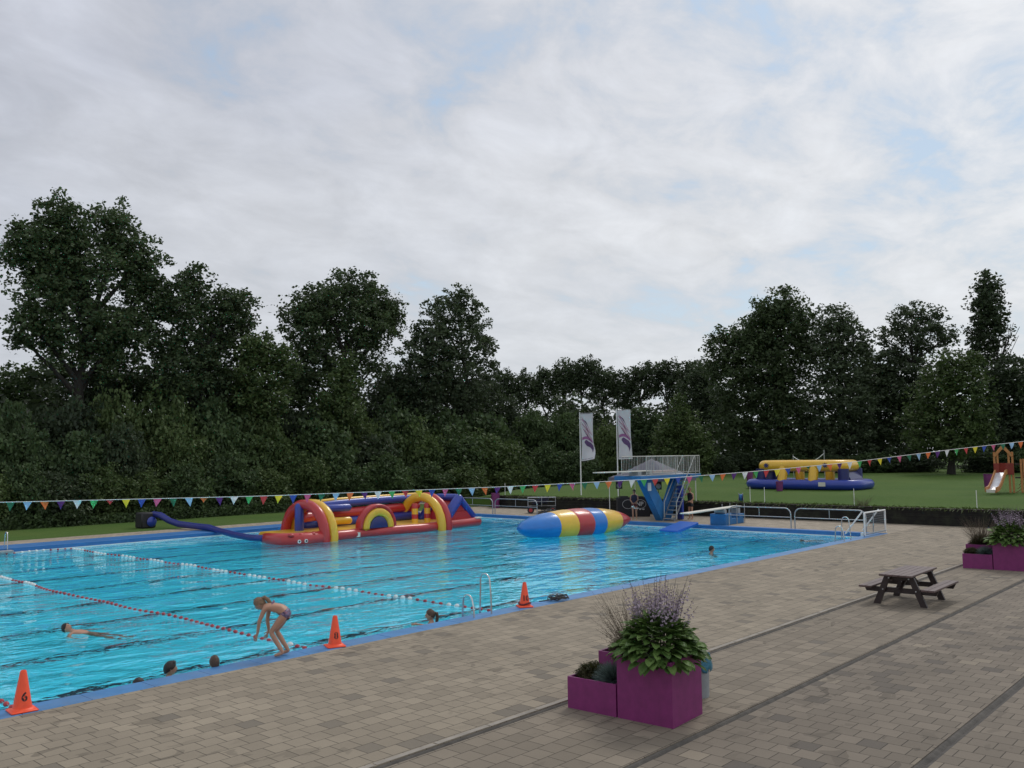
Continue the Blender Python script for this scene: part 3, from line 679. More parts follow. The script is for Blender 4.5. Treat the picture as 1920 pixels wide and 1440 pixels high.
# ------------------------------------------------------------------ people
def skin(name, verts, edges, rad, m, parent=None, sub=2, root=0, extra=None):
    me = bpy.data.meshes.new(name); me.from_pydata([tuple(v) for v in verts], edges, [])
    o = link(name, me); o.modifiers.new('s', 'SKIN'); sd = me.skin_vertices[0].data
    for i, r in enumerate(rad): sd[i].radius = (r, r)
    sd[root].use_root = True
    s = o.modifiers.new('u', 'SUBSURF'); s.levels = sub
    bpy.context.view_layer.update()
    ev = o.evaluated_get(bpy.context.evaluated_depsgraph_get()); me2 = bpy.data.meshes.new_from_object(ev)
    bpy.data.objects.remove(o); bpy.data.meshes.remove(me)
    if extra:
        bm = bmesh.new(); bm.from_mesh(me2)
        for vs, fs in extra:
            nv = [bm.verts.new(v) for v in vs]
            for f in fs: bm.faces.new([nv[i] for i in f])
        bm.to_mesh(me2); bm.free()
    me2.materials.clear(); me2.materials.append(M[m]); me2.polygons.foreach_set('use_smooth', [True] * len(me2.polygons)); me2.update()
    return link(name, me2, parent)

def head_geo(T, h=.235):
    """head facing local +x, centre at its middle"""
    n, m = 24, 18; vs, fs = [], []
    for i in range(m + 1):
        th = math.pi * i / m
        for k in range(n):
            ph = 2 * math.pi * k / n
            x, y, z = math.sin(th) * math.cos(ph), math.sin(th) * math.sin(ph), -math.cos(th)
            jaw = 1 - .28 * max(0, -z) ** 1.2
            px, py, pz = x * .098 * (1 - .10 * max(0, -z) * (x < 0)), y * .076 * jaw, z * h / 2
            if x > 0:
                nose = math.exp(-((y / .16) ** 2)) * math.exp(-(((z + .15) / .2) ** 2)); px += .026 * nose
                brow = math.exp(-(((z - .1) / .1) ** 2)); px += .004 * brow
                eye = math.exp(-(((abs(y) - .38) / .15) ** 2 + ((z - .0) / .1) ** 2)); px -= .010 * eye
                px += .008 * math.exp(-((y / .3) ** 2 + ((z + .82) / .15) ** 2))
            else: px *= 1.04
            vs.append(T @ Vector((px, py, pz)))
    for i in range(m):
        for k in range(n): fs.append((i * n + k, i * n + (k + 1) % n, i * n + n + (k + 1) % n, i * n + n + k))
    out = [(vs, fs)]
    for s in (-1, 1):
        b = MB().ball((-.005, s * .078, -.01), (.02, .009, .032), 8, 6); out.append(([T @ Vector(v) for v in b.v], b.f))
    return out

def face_parts(T, parent, hair, style):
    for s in (-1, 1):
        MB().ball((.083, s * .03, .008), (.012, .014, .008), 8, 6, T).build('eye', 'eye', parent)
    MB().ball((.094, 0, -.062), (.008, .026, .006), 8, 6, T).build('mouth', 'lip', parent)
    h = MB(); n, m = 22, 12; vs = []
    rd = random.Random(len(style) + 5)
    for i in range(m + 1):
        th = math.pi * .5 * i / m
        for k in range(n):
            ph = 2 * math.pi * k / n; cx_ = math.cos(ph)
            lim = (1.08 - .44 * max(0, cx_) ** 1.5) if style != 'long' else (1.12 - .5 * max(0, cx_))
            if cx_ < 0: lim = 1.1 + .32 * -cx_
            t2 = th * lim; rr = 1.06 + .085 * rd.random()
            vs.append((.102 * rr * math.sin(t2) * cx_ - .004, .08 * rr * math.sin(t2) * math.sin(ph), .12 * rr * math.cos(t2) + .003))
    fs = [(i * n + k, i * n + (k + 1) % n, i * n + n + (k + 1) % n, i * n + n + k) for i in range(m) for k in range(n)]
    h.add(vs, fs, T)
    if style == 'pony':
        h.tube([(-.09, 0, .05), (-.15, 0, .03), (-.165, .0, -.05), (-.15, 0, -.16), (-.13, 0, -.21)], [.03, .038, .042, .034, .012], 8, T=T)
    if style == 'bun': h.ball((-.11, 0, .05), .045, 10, 8, T)
    if style == 'long': h.tube([(-.06, 0, .06), (-.1, 0, -.02), (-.11, 0, -.12), (-.1, 0, -.2)], [.07, .085, .085, .05], 10, T=T)
    if style == 'tuft': h.ball((.045, 0, .105), (.05, .055, .03), 10, 6, T)
    h.build('hair', hair, parent)

def hand(V, E_, Rd, i0, wrist, dirn, side, s=1.):
    """palm and five bent fingers rooted inside it; dirn points along the hand, side to the thumb"""
    d = Vector(dirn).normalized(); u = Vector(side); u = (u - d * u.dot(d)).normalized(); w = d.cross(u)
    w0 = Vector(wrist); pi = len(V); V.append(w0 + d * .045 * s); E_.append((i0, pi)); Rd.append(.021 * s)
    p2 = len(V); V.append(w0 + d * .085 * s); E_.append((pi, p2)); Rd.append(.02 * s)
    for k, (o, L) in enumerate(((.030, .068), (.010, .078), (-.010, .072), (-.028, .056))):
        b = w0 + d * .095 * s + u * o * s; a = len(V)
        V += [b, b + d * L * .5 * s + w * .006, b + d * L * .92 * s + w * .026 * s]; E_ += [(p2, a), (a, a + 1), (a + 1, a + 2)]; Rd += [.0092 * s, .0085 * s, .0072 * s]
    a = len(V); b = w0 + d * .035 * s + u * .03 * s
    V += [b, b + d * .03 * s + u * .022 * s, b + d * .058 * s + u * .026 * s + w * .01]; E_ += [(pi, a), (a, a + 1), (a + 1, a + 2)]; Rd += [.012 * s, .0095 * s, .008 * s]

def person(label, loc, rz, J, m='skin', hair='hair_brown', style='short', group=None, clothes=(), s=1., hands=True, headlook=(0, 0, 0)):
    """J: joints in metres, facing local +x; keys pel spi che nec hed and sh el wr ha hi kn an to with l/r"""
    o = thing('person', label, 'person', loc, rz, group); o.scale = (s, s, s)
    K = {k: Vector(v) for k, v in J.items()}
    V = [K['pel'], K['spi'], K['che'], K['nec'], K['nec'].lerp(K['hed'], .5)]; E_ = [(0, 1), (1, 2), (2, 3), (3, 4)]; Rd = [.125, .108, .128, .062, .052]
    for q in 'lr':
        a = len(V); V += [K['sh' + q], K['el' + q].lerp(K['sh' + q], .5), K['el' + q], K['wr' + q].lerp(K['el' + q], .55), K['wr' + q]]
        E_ += [(2, a), (a, a + 1), (a + 1, a + 2), (a + 2, a + 3), (a + 3, a + 4)]; Rd += [.056, .046, .038, .036, .025]
        if hands: hand(V, E_, Rd, a + 4, K['wr' + q], K['ha' + q] - K['wr' + q], K.get('th' + q, Vector((1, 0, .2))))
        a = len(V); V += [K['hi' + q], K['hi' + q].lerp(K['kn' + q], .5), K['kn' + q], K['kn' + q].lerp(K['an' + q], .35), K['an' + q], K['an' + q] + (K['to' + q] - K['an' + q]) * .55, K['to' + q]]
        E_ += [(0, a)] + [(a + i, a + i + 1) for i in range(6)]; Rd += [.088, .075, .054, .052, .036, .034, .024]
    T = Matrix.Translation(K['hed']) @ Matrix.Rotation(headlook[2], 4, 'Z') @ Matrix.Rotation(headlook[1], 4, 'Y') @ Matrix.Rotation(headlook[0], 4, 'X')
    skin('body', V, E_, Rd, m, o, 2, 0, head_geo(T))
    face_parts(T, o, hair, style)
    for nm, keys, ed, rads, cm in clothes:
        skin(nm, [K[k] if isinstance(k, str) else K[k[0]].lerp(K[k[1]], k[2]) for k in keys], ed, rads, cm, o, 2)
    return o

STAND = dict(pel=(0, 0, .93), spi=(0, 0, 1.09), che=(0, 0, 1.27), nec=(0, 0, 1.44), hed=(.03, 0, 1.60),
             shl=(0, .175, 1.385), ell=(-.02, .23, 1.11), wrl=(.06, .23, .87), hal=(.08, .23, .8), shr=(0, -.175, 1.385), elr=(-.02, -.23, 1.11), wrr=(.06, -.23, .87), har=(.08, -.23, .8),
             hil=(0, .085, .88), knl=(.02, .095, .48), anl=(-.02, .10, .075), tol=(.14, .115, .03), hir=(0, -.085, .88), knr=(.02, -.095, .48), anr=(-.02, -.10, .075), tor=(.14, -.115, .03))
def pose(**k): d = dict(STAND); d.update(k); return d
shirt = ('shirt', ['spi', 'che', ('che', 'nec', .6), 'shl', 'shr', ('pel', 'spi', .2)], [(5, 0), (0, 1), (1, 2), (1, 3), (1, 4)], [.128, .147, .085, .074, .074, .136], 'cloth_black')
shorts = ('shorts', ['pel', 'hil', 'hir', ('hil', 'knl', .55), ('hir', 'knr', .55), ('pel', 'spi', .3)], [(0, 1), (1, 3), (0, 2), (2, 4), (0, 5)], [.142, .112, .112, .1, .1, .135], 'cloth_black')
toC = lambda x, y: math.atan2(-y, -x)                # yaw that faces the camera
# the attendant in the dark top
person('woman in dark vest and short patterned skirt standing before the black draped table', (41.45, 28.25, 0), toC(41.4, 28.2) - .2,
       pose(ell=(.06, .22, 1.12), wrl=(.24, .1, .98), hal=(.3, .04, .96), elr=(.06, -.22, 1.12), wrr=(.25, -.07, .97), har=(.31, -.01, .95)),
       'skin', 'hair_dark', 'bun', None, [shirt[:4] + ('cloth_navy',),
       ('skirt', ['pel', 'hil', 'hir', ('hil', 'knl', .35), ('hir', 'knr', .35), ('pel', 'spi', .3)], [(0, 1), (1, 3), (0, 2), (2, 4), (0, 5)], [.15, .125, .125, .13, .13, .138], 'cloth_red'),
       ('hem', [('hil', 'knl', .3), ('hil', 'knl', .46), ('hir', 'knr', .3), ('hir', 'knr', .46)], [(0, 1), (0, 2), (2, 3)], [.118, .137, .118, .137], 'white')], headlook=(0, .25, 0))
person('man in black shirt and shorts steadying the upright blue mat', (43.6, 25.95, 0), toC(43.6, 26) - .75,
       pose(ell=(.02, .24, 1.12), wrl=(.2, .2, .98), hal=(.27, .19, .97), elr=(.2, -.2, 1.3), wrr=(.38, -.05, 1.5), har=(.44, -.03, 1.52)),
       'skin2', 'hair_fair', 'short', None, [shirt, shorts], s=1.04, headlook=(0, .15, .2))
# the girl about to dive, crouched over the edge
gy = math.atan2(.742, -.67)
bik = bpy.data.materials.new('bikini_print'); bik.use_nodes = True; nt = bik.node_tree
tc = node(nt, 'ShaderNodeTexCoord'); vz = node(nt, 'ShaderNodeTexVoronoi', {'Vector': tc.outputs['Object'], 'Scale': 38.})
nt.links.new(ramp(nt, vz.outputs['Color'], [(.2, (.03, .02, .06)), (.45, (.22, .15, .25)), (.6, (.30, .12, .16)), (.8, (.12, .13, .25))]), nt.nodes['Principled BSDF'].inputs[0])
M['bikini'] = bik
girl = person('girl in patterned bikini bending forward on the pool edge with arms hanging', (9.64, 14.5, .005), gy,
    dict(pel=(.02, 0, .80), spi=(.10, 0, .90), che=(.25, 0, .955), nec=(.39, 0, .965), hed=(.50, 0, .985),
         shl=(.36, .14, .93), ell=(.46, .17, .68), wrl=(.50, .14, .45), hal=(.53, .13, .37), shr=(.35, -.14, .92), elr=(.40, -.17, .66), wrr=(.36, -.15, .44), har=(.40, -.14, .37),
         hil=(.0, .08, .78), knl=(.26, .085, .46), anl=(.02, .09, .075), tol=(.19, .10, .028), hir=(.0, -.08, .78), knr=(.20, -.085, .46), anr=(-.04, -.09, .075), tor=(.13, -.10, .028)),
    'skin', 'hair_fair', 'pony', None,
    [('bikini_bottom', ['pel', 'hil', 'hir', ('pel', 'spi', .45), ('hil', 'knl', .12), ('hir', 'knr', .12)], [(0, 1), (0, 2), (0, 3), (1, 4), (2, 5)], [.133, .1, .1, .116, .09, .09], 'bikini'),
     ('bikini_top', [('spi', 'che', .85), ('che', 'nec', .22)], [(0, 1)], [.127, .128], 'bikini')], s=.98, headlook=(0, .75, 0))
TREAD = pose(ell=(.12, .34, 1.28), wrl=(.3, .36, 1.33), hal=(.38, .34, 1.34), elr=(.12, -.34, 1.28), wrr=(.3, -.36, 1.33), har=(.38, -.34, 1.34), knl=(.2, .1, .55), anl=(0, .1, .2), tol=(.02, .1, .05), knr=(.2, -.1, .55), anr=(0, -.1, .2), tor=(.02, -.1, .05))
def swimmer(label, px, py, z_at, up, rz, hair, style, m='skin', cl=()):
    q = at(px, py, z=z_at)
    return person(label, (q[0], q[1], WL - 1.46 + up), rz, TREAD, m, hair, style, 'swimmers in the water', cl, hands=True)
swimmer('woman with a dark wet ponytail in the water beside the steel ladder', 809, 1163, WL + .16, .14, gy + .1, 'hair_brown', 'pony')
swimmer('boy with black hair in the water below the kerb, face turned right', 316, 1266, WL + .13, .1, gy + math.pi + .5, 'hair_dark', 'tuft')
swimmer('swimmer whose rounded brown hair shows just over the blue kerb', 403, 1257, WL + .13, .12, gy - .9, 'hair_brown', 'short')
swimmer('sliver of a swimmer\'s dark hair at the kerb left of the boy', 262, 1287, WL + .06, -.06, gy + .9, 'hair_dark', 'short')
swimmer('lone dark haired swimmer far out near the end wall of the pool', 1333, 1031, WL + .13, .02, gy + math.pi, 'hair_dark', 'short', 'skin2')
q = at(130, 1184, z=WL)
fl = thing('person', 'swimmer floating on the back with head to the left', 'person', (q[0] - .1, q[1], WL - .06), gy + math.pi, 'swimmers in the water')
fl.rotation_euler = (0, 0, gy + math.pi - .12)
Jf = dict(pel=(.74, 0, -.2), spi=(.58, 0, -.09), che=(.4, 0, -.06), nec=(.22, 0, -.01), hed=(.07, 0, .06), shl=(.27, .18, -.06), ell=(.4, .42, -.12), wrl=(.6, .55, -.16), hal=(.68, .58, -.16),
          shr=(.27, -.18, -.06), elr=(.4, -.42, -.12), wrr=(.6, -.55, -.16), har=(.68, -.58, -.16), hil=(.81, .09, -.23), knl=(1.15, .12, -.40), anl=(1.5, .12, -.62), tol=(1.65, .12, -.58), hir=(.81, -.09, -.23), knr=(1.15, -.12, -.42), anr=(1.5, -.12, -.66), tor=(1.65, -.12, -.62))
bpy.data.objects.remove(fl)
fl = person('swimmer floating on the back with head to the left', (q[0] - .1, q[1] + .05, WL + .02), gy + math.pi - .12, Jf, 'skin', 'hair_dark', 'short', 'swimmers in the water', (), headlook=(0, -.85, 0))
q = at(1501, 1013, z=WL)
person('swimmer lying face down in the water near the goal, a strip of skin showing', (q[0] - .4, q[1] - .2, WL - .02), -.3, {k: (v[0], v[1], v[2] if k != 'hed' else -.03) for k, v in Jf.items()}, 'skin2', 'hair_dark', 'short', 'swimmers in the water', (), headlook=(0, 1.3, 0))

# ------------------------------------------------------------------ cones
def text(parent, s, size, m, T, name='number', bend=None, ext=.002):
    cu = bpy.data.curves.new(name, 'FONT'); cu.body = s; cu.size = size; cu.align_x = 'CENTER'; cu.align_y = 'CENTER'; cu.extrude = ext; cu.offset = size * .028; cu.resolution_u = 4
    o = bpy.data.objects.new(name, cu); C.objects.link(o); bpy.context.view_layer.update()
    me = bpy.data.meshes.new_from_object(o.evaluated_get(bpy.context.evaluated_depsgraph_get())); bpy.data.objects.remove(o)
    for v in me.vertices:
        c = v.co.copy(); v.co = bend(c) if bend else T @ c
    me.materials.clear(); me.materials.append(M[m]); return link(name, me, parent)
M['ink'] = mat('black_print', (.012, .012, .014), .6)
def cone(label, loc, num, yaw, band=False):
    o = thing('traffic_cone', label, 'cone', loc, yaw, 'orange numbered cones along the pool edge')
    b = MB(); r = .185
    b.box(-r, r, -r, r, 0, .03, bev=.02); b.lathe([(.17, .03), (.16, .045), (.13, .055)], 24); b.build('base', 'cone', o)
    c = MB(); c.lathe([(.135, .045), (.128, .075), (.045, .57), (.036, .59), (.024, .592), (.02, .5)], 28); c.build('cone_body', 'cone', o)
    def bd(p):
        z = .215 + p.y; rr = .128 + (z - .075) * (.045 - .128) / (.57 - .075) + .0015 + p.z; a = p.x / rr * 1.
        return Vector((rr * math.cos(a), rr * math.sin(a), z))
    text(o, num, .17, 'ink', None, bend=bd)
    if band:
        c = MB(); pts = [(.145 * math.cos(a), .145 * math.sin(a), .085 + .02 * math.sin(a * 2)) for a in [i * math.pi / 10 for i in range(41)]]
        c.tube(pts, .022, 6); c.build('rope_loop', 'cloth_red', o)
    return o
for lbl, px, py, num, bnd in (('orange cone marked 6 at the end of the nearest lane rope', 45, 1335, '6', 0), ('orange cone marked 8 right of the bending girl', 636, 1214, '8', 0), ('orange cone with a dark red loop round its foot past the steel ladder', 984, 1138, '10', 1)):
    q = at(px, py, z=0); cone(lbl, (q[0], max(q[1], 14.46), .005), num, toC(q[0], q[1]) + .25, bnd)

# rope coil on the kerb
q = at(1053, 1127, z=0); t = MB(); rd = random.Random(2); pts = []
for i in range(70):
    a = i * .62; r = .17 + .07 * math.sin(i * .37); pts.append((r * 1.25 * math.cos(a) + .1 * math.sin(i * .13), r * math.sin(a), .03 + .035 * (1 + math.sin(i * 1.9)) + i * .0006))
pts += [(-.35, .2, .02), (-.45, .25, .015)]
t.tube(pts, .013, 6); o = t.build('rope_coil', 'black'); o.location = (q[0], q[1] + .12, 0)
tag(o, 'dark tangled coil of rope lying on the pool edge past the last cone', 'rope')

# ------------------------------------------------------------------ lane ropes
M['float_w'] = mat('white_float', (.72, .73, .72), .4); M['float_r'] = mat('red_float', (.42, .04, .05), .45)
wf = MB().ball((0, 0, 0), (.062, .075, .060), 10, 8).build('float', 'float_w'); rf = MB().ball((0, 0, 0), (.046, .065, .042), 10, 8).build('float', 'float_r')
wme, rme = wf.data, rf.data; bpy.data.objects.remove(wf); bpy.data.objects.remove(rf)
def lane_rope(label, path, pat, amp, seed):
    o = thing('lane_rope', label, 'lane rope', (path[0][0], path[0][1], WL), 0, 'lane ropes across the pool')
    rd = random.Random(seed); P = [Vector((p[0] - path[0][0], p[1] - path[0][1], 0)) for p in path]
    seg = [(b - a).length for a, b in zip(P, P[1:])]; tot = sum(seg); pts = []
    def pos(d):
        for a, b, l in zip(P, P[1:], seg):
            if d <= l: return a.lerp(b, d / l)
            d -= l
        return P[-1].copy()
    ph = rd.random() * 6
    def w(d): p = pos(d); f = min(1, d / 3, (tot - d) / 3); return p + Vector((amp * f * math.sin(d * .42 + ph) + amp * .5 * f * math.sin(d * 1.3), 0, .018 + .012 * math.sin(d * 2.1)))
    MB().tube([w(tot * i / 120) for i in range(121)], .009, 5).build('cable', 'greyplastic', o)
    n = 98; d = .15; sp = (tot - .3) / n
    for i in range(n):
        white = pat(i, d); f = link('float', wme if white else rme, o); f.location = w(d); f.rotation_euler = (rd.uniform(-.2, .2), 0, rd.uniform(-.3, .3)); d += sp
lane_rope('farthest lane rope, white and red floats ending by the steel ladder', [(16.25, 14.8), (16.25, 41.2), (13.2, 41.3)], lambda i, d: i > 5 and (i // 4) % 2 == 1, .07, 1)
lane_rope('middle lane rope, mostly red floats, ending beside the bending girl', [(10.75, 14.8), (10.75, 41.5)], lambda i, d: d > 15 and (i // 4) % 2 == 0 or d > 1.2 and d < 1.9, .09, 2)
lane_rope('nearest lane rope with red floats, ending at the cone marked 6', [(5.25, 14.8), (5.25, 41.5)], lambda i, d: d > 14 and (i // 4) % 2 == 0, .06, 3)

# ------------------------------------------------------------------ ladders
def ladder(label, x, y, dx, h1, h2, dirn=1):
    o = thing('pool_ladder', label, 'ladder', (x, y, 0), 0, 'steel pool ladders')
    for k, (xx, h_) in enumerate(((0, h1), (dx, h2))):
        pts = [(xx, -.22 * dirn, .0), (xx, -.20 * dirn, h_ * .5)]
        for i in range(9):
            a = math.pi * i / 8; pts.append((xx, (-.02 - .15 * math.cos(a)) * dirn, h_ - .15 + .15 * math.sin(a)))
        pts += [(xx, .16 * dirn, 0), (xx, .17 * dirn, -1.2)]
        MB().tube(pts, .021, 10).build('handrail', 'inox', o)
    for z in (-.35, -.62, -.89, -1.16):
        MB().box(.0, dx, .13 * dirn, .21 * dirn, z - .015, z + .015).build('step', 'inox', o)
    return o
ladder('steel ladder on the near pool edge beside the ponytailed swimmer', 14.62, 14.66, .58, .5, .92)
ladder('far steel ladder on the near edge close to the goal', 36.3, 14.66, .7, .62, .95)
q = at(15, 1030, z=0); ladder('steel ladder cut off by the left edge of the picture at the far side', 13.2, 41.68, .55, .7, .7, -1)
t = MB(); t.box(12.2, 13.9, 41.2, 41.58, -.16, -.06, bev=.01); tag(t.build('pool_step', 'greyplastic'), 'grey step block at the foot of the left far ladder', 'step')

# ------------------------------------------------------------------ obstacle course
def seam(n, r, k=.05, every=4): return [r * (1 - (k if i % every == 0 else 0)) for i in range(n)]
def arch(y0, y1, x, zb, zt, r, n=24, lean=0.):
    return [(x + lean * math.sin(math.pi * i / n), y0 + (y1 - y0) * (.5 - .5 * math.cos(math.pi * i / n)), zb + (zt - zb) * math.sin(math.pi * i / n) ** .8) for i in range(n + 1)]
ob = thing('inflatable_obstacle_course', 'long red, yellow and blue inflatable obstacle course floating at the far side', 'inflatable', (23, 34.4, WL))
# local: x along (0..13.6), y back (0..3)
b = MB(); z0 = .12
b.tube([(2.3, .12, z0 + .06), (3.4, .18, z0 + .06), (4.6, .5, z0 + .06), (6, .3, z0 + .06), (8.2, .08, z0 + .06), (9.8, .25, z0 + .08), (10.4, .3, z0 + .1), (12.45, .35, z0 + .12)], seam(8, .26, .03, 2), 14, dome=True)
b.tube([(1.0, 3.05, z0), (12.5, 3.0, z0)], .26, 12, dome=True)
b.tube([(12.5, .35, z0 + .12), (12.6, 1.6, z0 + .12), (12.5, 2.9, z0 + .1)], .27, 12, dome=True)
b.tube([(.2, 2.2, .16), (-.1, 1.2, .18), (0, .35, .18), (.6, -.1, .18), (1.6, .0, .18), (2.5, .1, .18)], [.26, .3, .33, .33, .3, .27], 14, dome=True)
b.build('base', 'v_red', ob)
t = MB(); t.box(.2, 2.6, .1, 2.9, .1, .44, bev=.1); t.box(2.5, 10.4, .28, 2.9, .1, .43, bev=.08); t.box(10.3, 12.45, .4, 2.9, .1, .44, bev=.08); t.build('deck', 'v_yel', ob)
t = MB(); rd = random.Random(6)
for i in range(9): t.ball((.1 + .22 * i, .0 + .12 * math.sin(i * 2.2), .42), (.14, .16, .09), 10, 6)
t.build('scalloped_edge', 'v_red', ob)
for dx in (.25, .62):
    t = MB(); t.lathe([(.0, .02), (.05, .02), (.055, .0), (.085, .0), (.085, .035), (.0, .04)], 16, xf((dx, -.44 + (dx - .25) * .02, .16), 0, R_(90)), caps=False); t.build('air_valve', 'white', ob)
    t = MB(); t.ball((dx, -.475, .16), (.05, .02, .05), 10, 6); t.build('air_valve_plug', 'black', ob)
for nm, x in (('v_red', 1.9), ('v_yel', 2.36)):
    t = MB(); t.tube(arch(-.12, 3.15, x, -.1, 1.68, .245), seam(25, .245, .06, 4), 14); t.build('arch', nm, ob)
for nm, x in (('v_yel', 9.35), ('v_red', 9.80)):
    t = MB(); t.tube(arch(-.12, 3.15, x, -.1, 1.72, .24), seam(25, .24, .06, 4), 14); t.build('arch', nm, ob)
t = MB(); t.tube([(2.8, 2.85, 1.42), (4.6, 2.85, 1.54), (7.0, 2.85, 1.6), (10.2, 2.85, 1.62)], .2, 12, dome=True); t.build('blue_rail', 'v_blue', ob)
t = MB(); t.tube([(2.7, 2.9, 1.64), (4.6, 2.9, 1.74), (10.2, 2.9, 1.80)], .1, 10, dome=True); t.build('yellow_top_band', 'v_yel', ob)
t = MB(); t.tube([(2.8, 2.85, 1.02), (10.2, 2.85, 1.14)], .25, 12, dome=True); t.build('red_rail', 'v_red', ob)
t = MB(); t.tube([(2.8, 2.85, .60), (10.2, 2.85, .66)], .26, 12, dome=True); t.build('blue_rail', 'v_blue', ob)
t = MB(); t.tube([(1.75, 1.75, .4), (1.75, 1.75, 1.58)], .22, 12, dome=True); t.build('post', 'v_blue', ob)
t = MB(); t.tube([(2.0, 1.9, 1.02), (3.1, 2.2, 1.05)], .24, 12, dome=True); t.build('red_beam', 'v_red', ob)
t = MB(); t.tube([(3.4, 2.5, 1.36), (5.0, 2.2, 1.36)], .19, 14, dome=True); t.build('roller', 'v_blue', ob)
t = MB(); t.tube([(3.5, 2.3, .72), (4.9, 2.0, .72)], .19, 14, dome=True); t.build('roller', 'v_yel', ob)
def half_ring(r0, r1, y0, y1, n=24):
    m = MB(); rm = (r0 + r1) / 2; rt = (r1 - r0) / 2
    pts = [(rm * math.cos(math.pi * (1 - i / n)), (y0 + y1) / 2, rm * math.sin(math.pi * (1 - i / n))) for i in range(n + 1)]
    vs, fs = [], []; q = 14
    for i, p in enumerate(pts):
        a = math.pi * (1 - i / n); k = (1 - .05 * (i % 4 == 0))
        for j in range(q):
            b_ = 2 * math.pi * j / q; rr = rm + rt * k * math.copysign(abs(math.cos(b_)) ** .7, math.cos(b_)); yy = (y0 + y1) / 2 + (y1 - y0) / 2 * k * math.copysign(abs(math.sin(b_)) ** .45, math.sin(b_))
            vs.append((rr * math.cos(a), yy, rr * math.sin(a)))
    for i in range(n):
        for j in range(q): fs.append((i * q + j, i * q + (j + 1) % q, i * q + q + (j + 1) % q, i * q + q + j))
    fs += [tuple(range(q)), tuple(range(n * q, n * q + q))]
    return m.add(vs, fs)
for nm, r0, r1, part in (('v_red', .97, 1.18, 'outer_half_ring'), ('v_yel', .57, .98, 'middle_half_ring')):
    m = half_ring(r0, r1, .17 if r0 > .9 else .1, .62); o = m.build(part, nm, ob); o.location = (5.35, 0, .40)
m = MB(); vs = []; n = 28
for q_, (yy, rr) in enumerate(((.16, .0), (.13, .40), (.17, .56), (.3, .585), (.45, .585), (.58, .4), (.6, 0))):
    for i in range(n + 1): a = math.pi * i / n; vs.append((5.35 + rr * math.cos(a), yy, .40 + rr * math.sin(a)))
m.add(vs, [(q_ * (n + 1) + i, q_ * (n + 1) + i + 1, (q_ + 1) * (n + 1) + i + 1, (q_ + 1) * (n + 1) + i) for q_ in range(6) for i in range(n)]); m.build('half_disc', 'v_navy', ob)
for x, y in ((8.45, 1.0), (9.2, .85)):
    pl = MB(); pl.tube([(x, y, .4), (x, y, .62)], .17, 14); o = pl.build('pillar', 'v_yel', ob)
    for k, (a, c, nm) in enumerate(((.62, .86, 'v_red'), (.86, 1.16, 'v_yel'), (1.16, 1.42, 'v_red'))):
        s_ = MB(); s_.tube([(x, y, a), (x, y, c)] if k < 2 else [(x, y, a), (x, y, c - .06), (x, y, c)], [.172, .172] if k < 2 else [.172, .172, .13], 14); s_.build('pillar_band', nm, o)
# the tent-shaped end
for pts_, r_ in (([(10.2, .5, .52), (11.2, .5, 1.58)], .28), ([(10.2, 2.4, .5), (11.2, 2.4, 1.55)], .22), ([(11.25, .5, 1.6), (12.3, .5, .55)], .19), ([(11.25, 2.4, 1.6), (12.3, 2.4, .55)], .18), ([(11.25, .75, 1.62), (11.25, 2.2, 1.62)], .2)):
    t = MB(); t.tube(pts_, r_, 12, dome=True); t.build('sloping_tube', 'v_blue', ob)
t = MB(); t.prism([(10.45, .4), (12.2, .4), (11.75, .88), (10.8, .88)], 'y', .42, 2.3); t.build('pyramid_foot', 'v_red', ob, smooth=20)
t = MB(); t.prism([(10.82, .89), (11.7, .89), (11.25, 1.48)], 'y', .5, 2.25); t.build('pyramid_top', 'v_red', ob, smooth=20)
t = MB(); t.box(11.0, 12.0, 2.5, 2.8, .4, 1.62, bev=.1); o = t.build('climbing_panel', 'v_or', ob)
for x, z in ((11.2, 1.3), (11.7, 1.4), (11.4, 1.0), (11.8, .9)): MB().ball((x, 2.48, z), (.09, .06, .06), 8, 6).build('climbing_hold', 'v_red', o)
t = MB(); t.box(12.2, 12.7, .14, .5, .42, .5, bev=.03); t.build('corner_pad', 'ivory', ob)
t = MB(); t.box(3.3, 4.1, -.095, -.085, .05, .27, xf((0, .17, 0), .0)); t.build('safety_label', 'ivory', ob, smooth=0)
# blower and its air hose
bl_ = thing('air_blower', 'black blower box on the grass feeding the blue air hose', 'blower', (22.55, 47.3, 0))
t = MB(); t.box(-.42, .4, -.35, .45, .02, .85, bev=.06); t.build('housing', 'black', bl_)
t = MB(); t.lathe([(.24, 0), (.27, .05), (.20, .1), (.12, .14)], 18, xf((.12, -.36, .36), 0, R_(90))); t.build('outlet_collar', 'v_blue', bl_)
h_ = MB(); pts = [(22.85, 47.1, .76), (23.0, 46.6, .7), (23.15, 45.9, .42), (23.3, 45.1, .26), (23.5, 43.5, .2), (23.55, 42.4, .18), (23.5, 41.4, .08), (23.3, 39.5, -.02), (23.0, 37.6, -.04), (22.95, 36.4, 0)]
h_.tube(pts, [.15, .17, .165, .17, .16, .165, .155, .155, .15, .15], 12, dome=True)
tag(h_.build('air_hose', mat('hose_navy_vinyl', (.02, .03, .20), .4, var=.1, scale=2)), 'fat dark blue air hose from the blower to the obstacle course', 'hose')

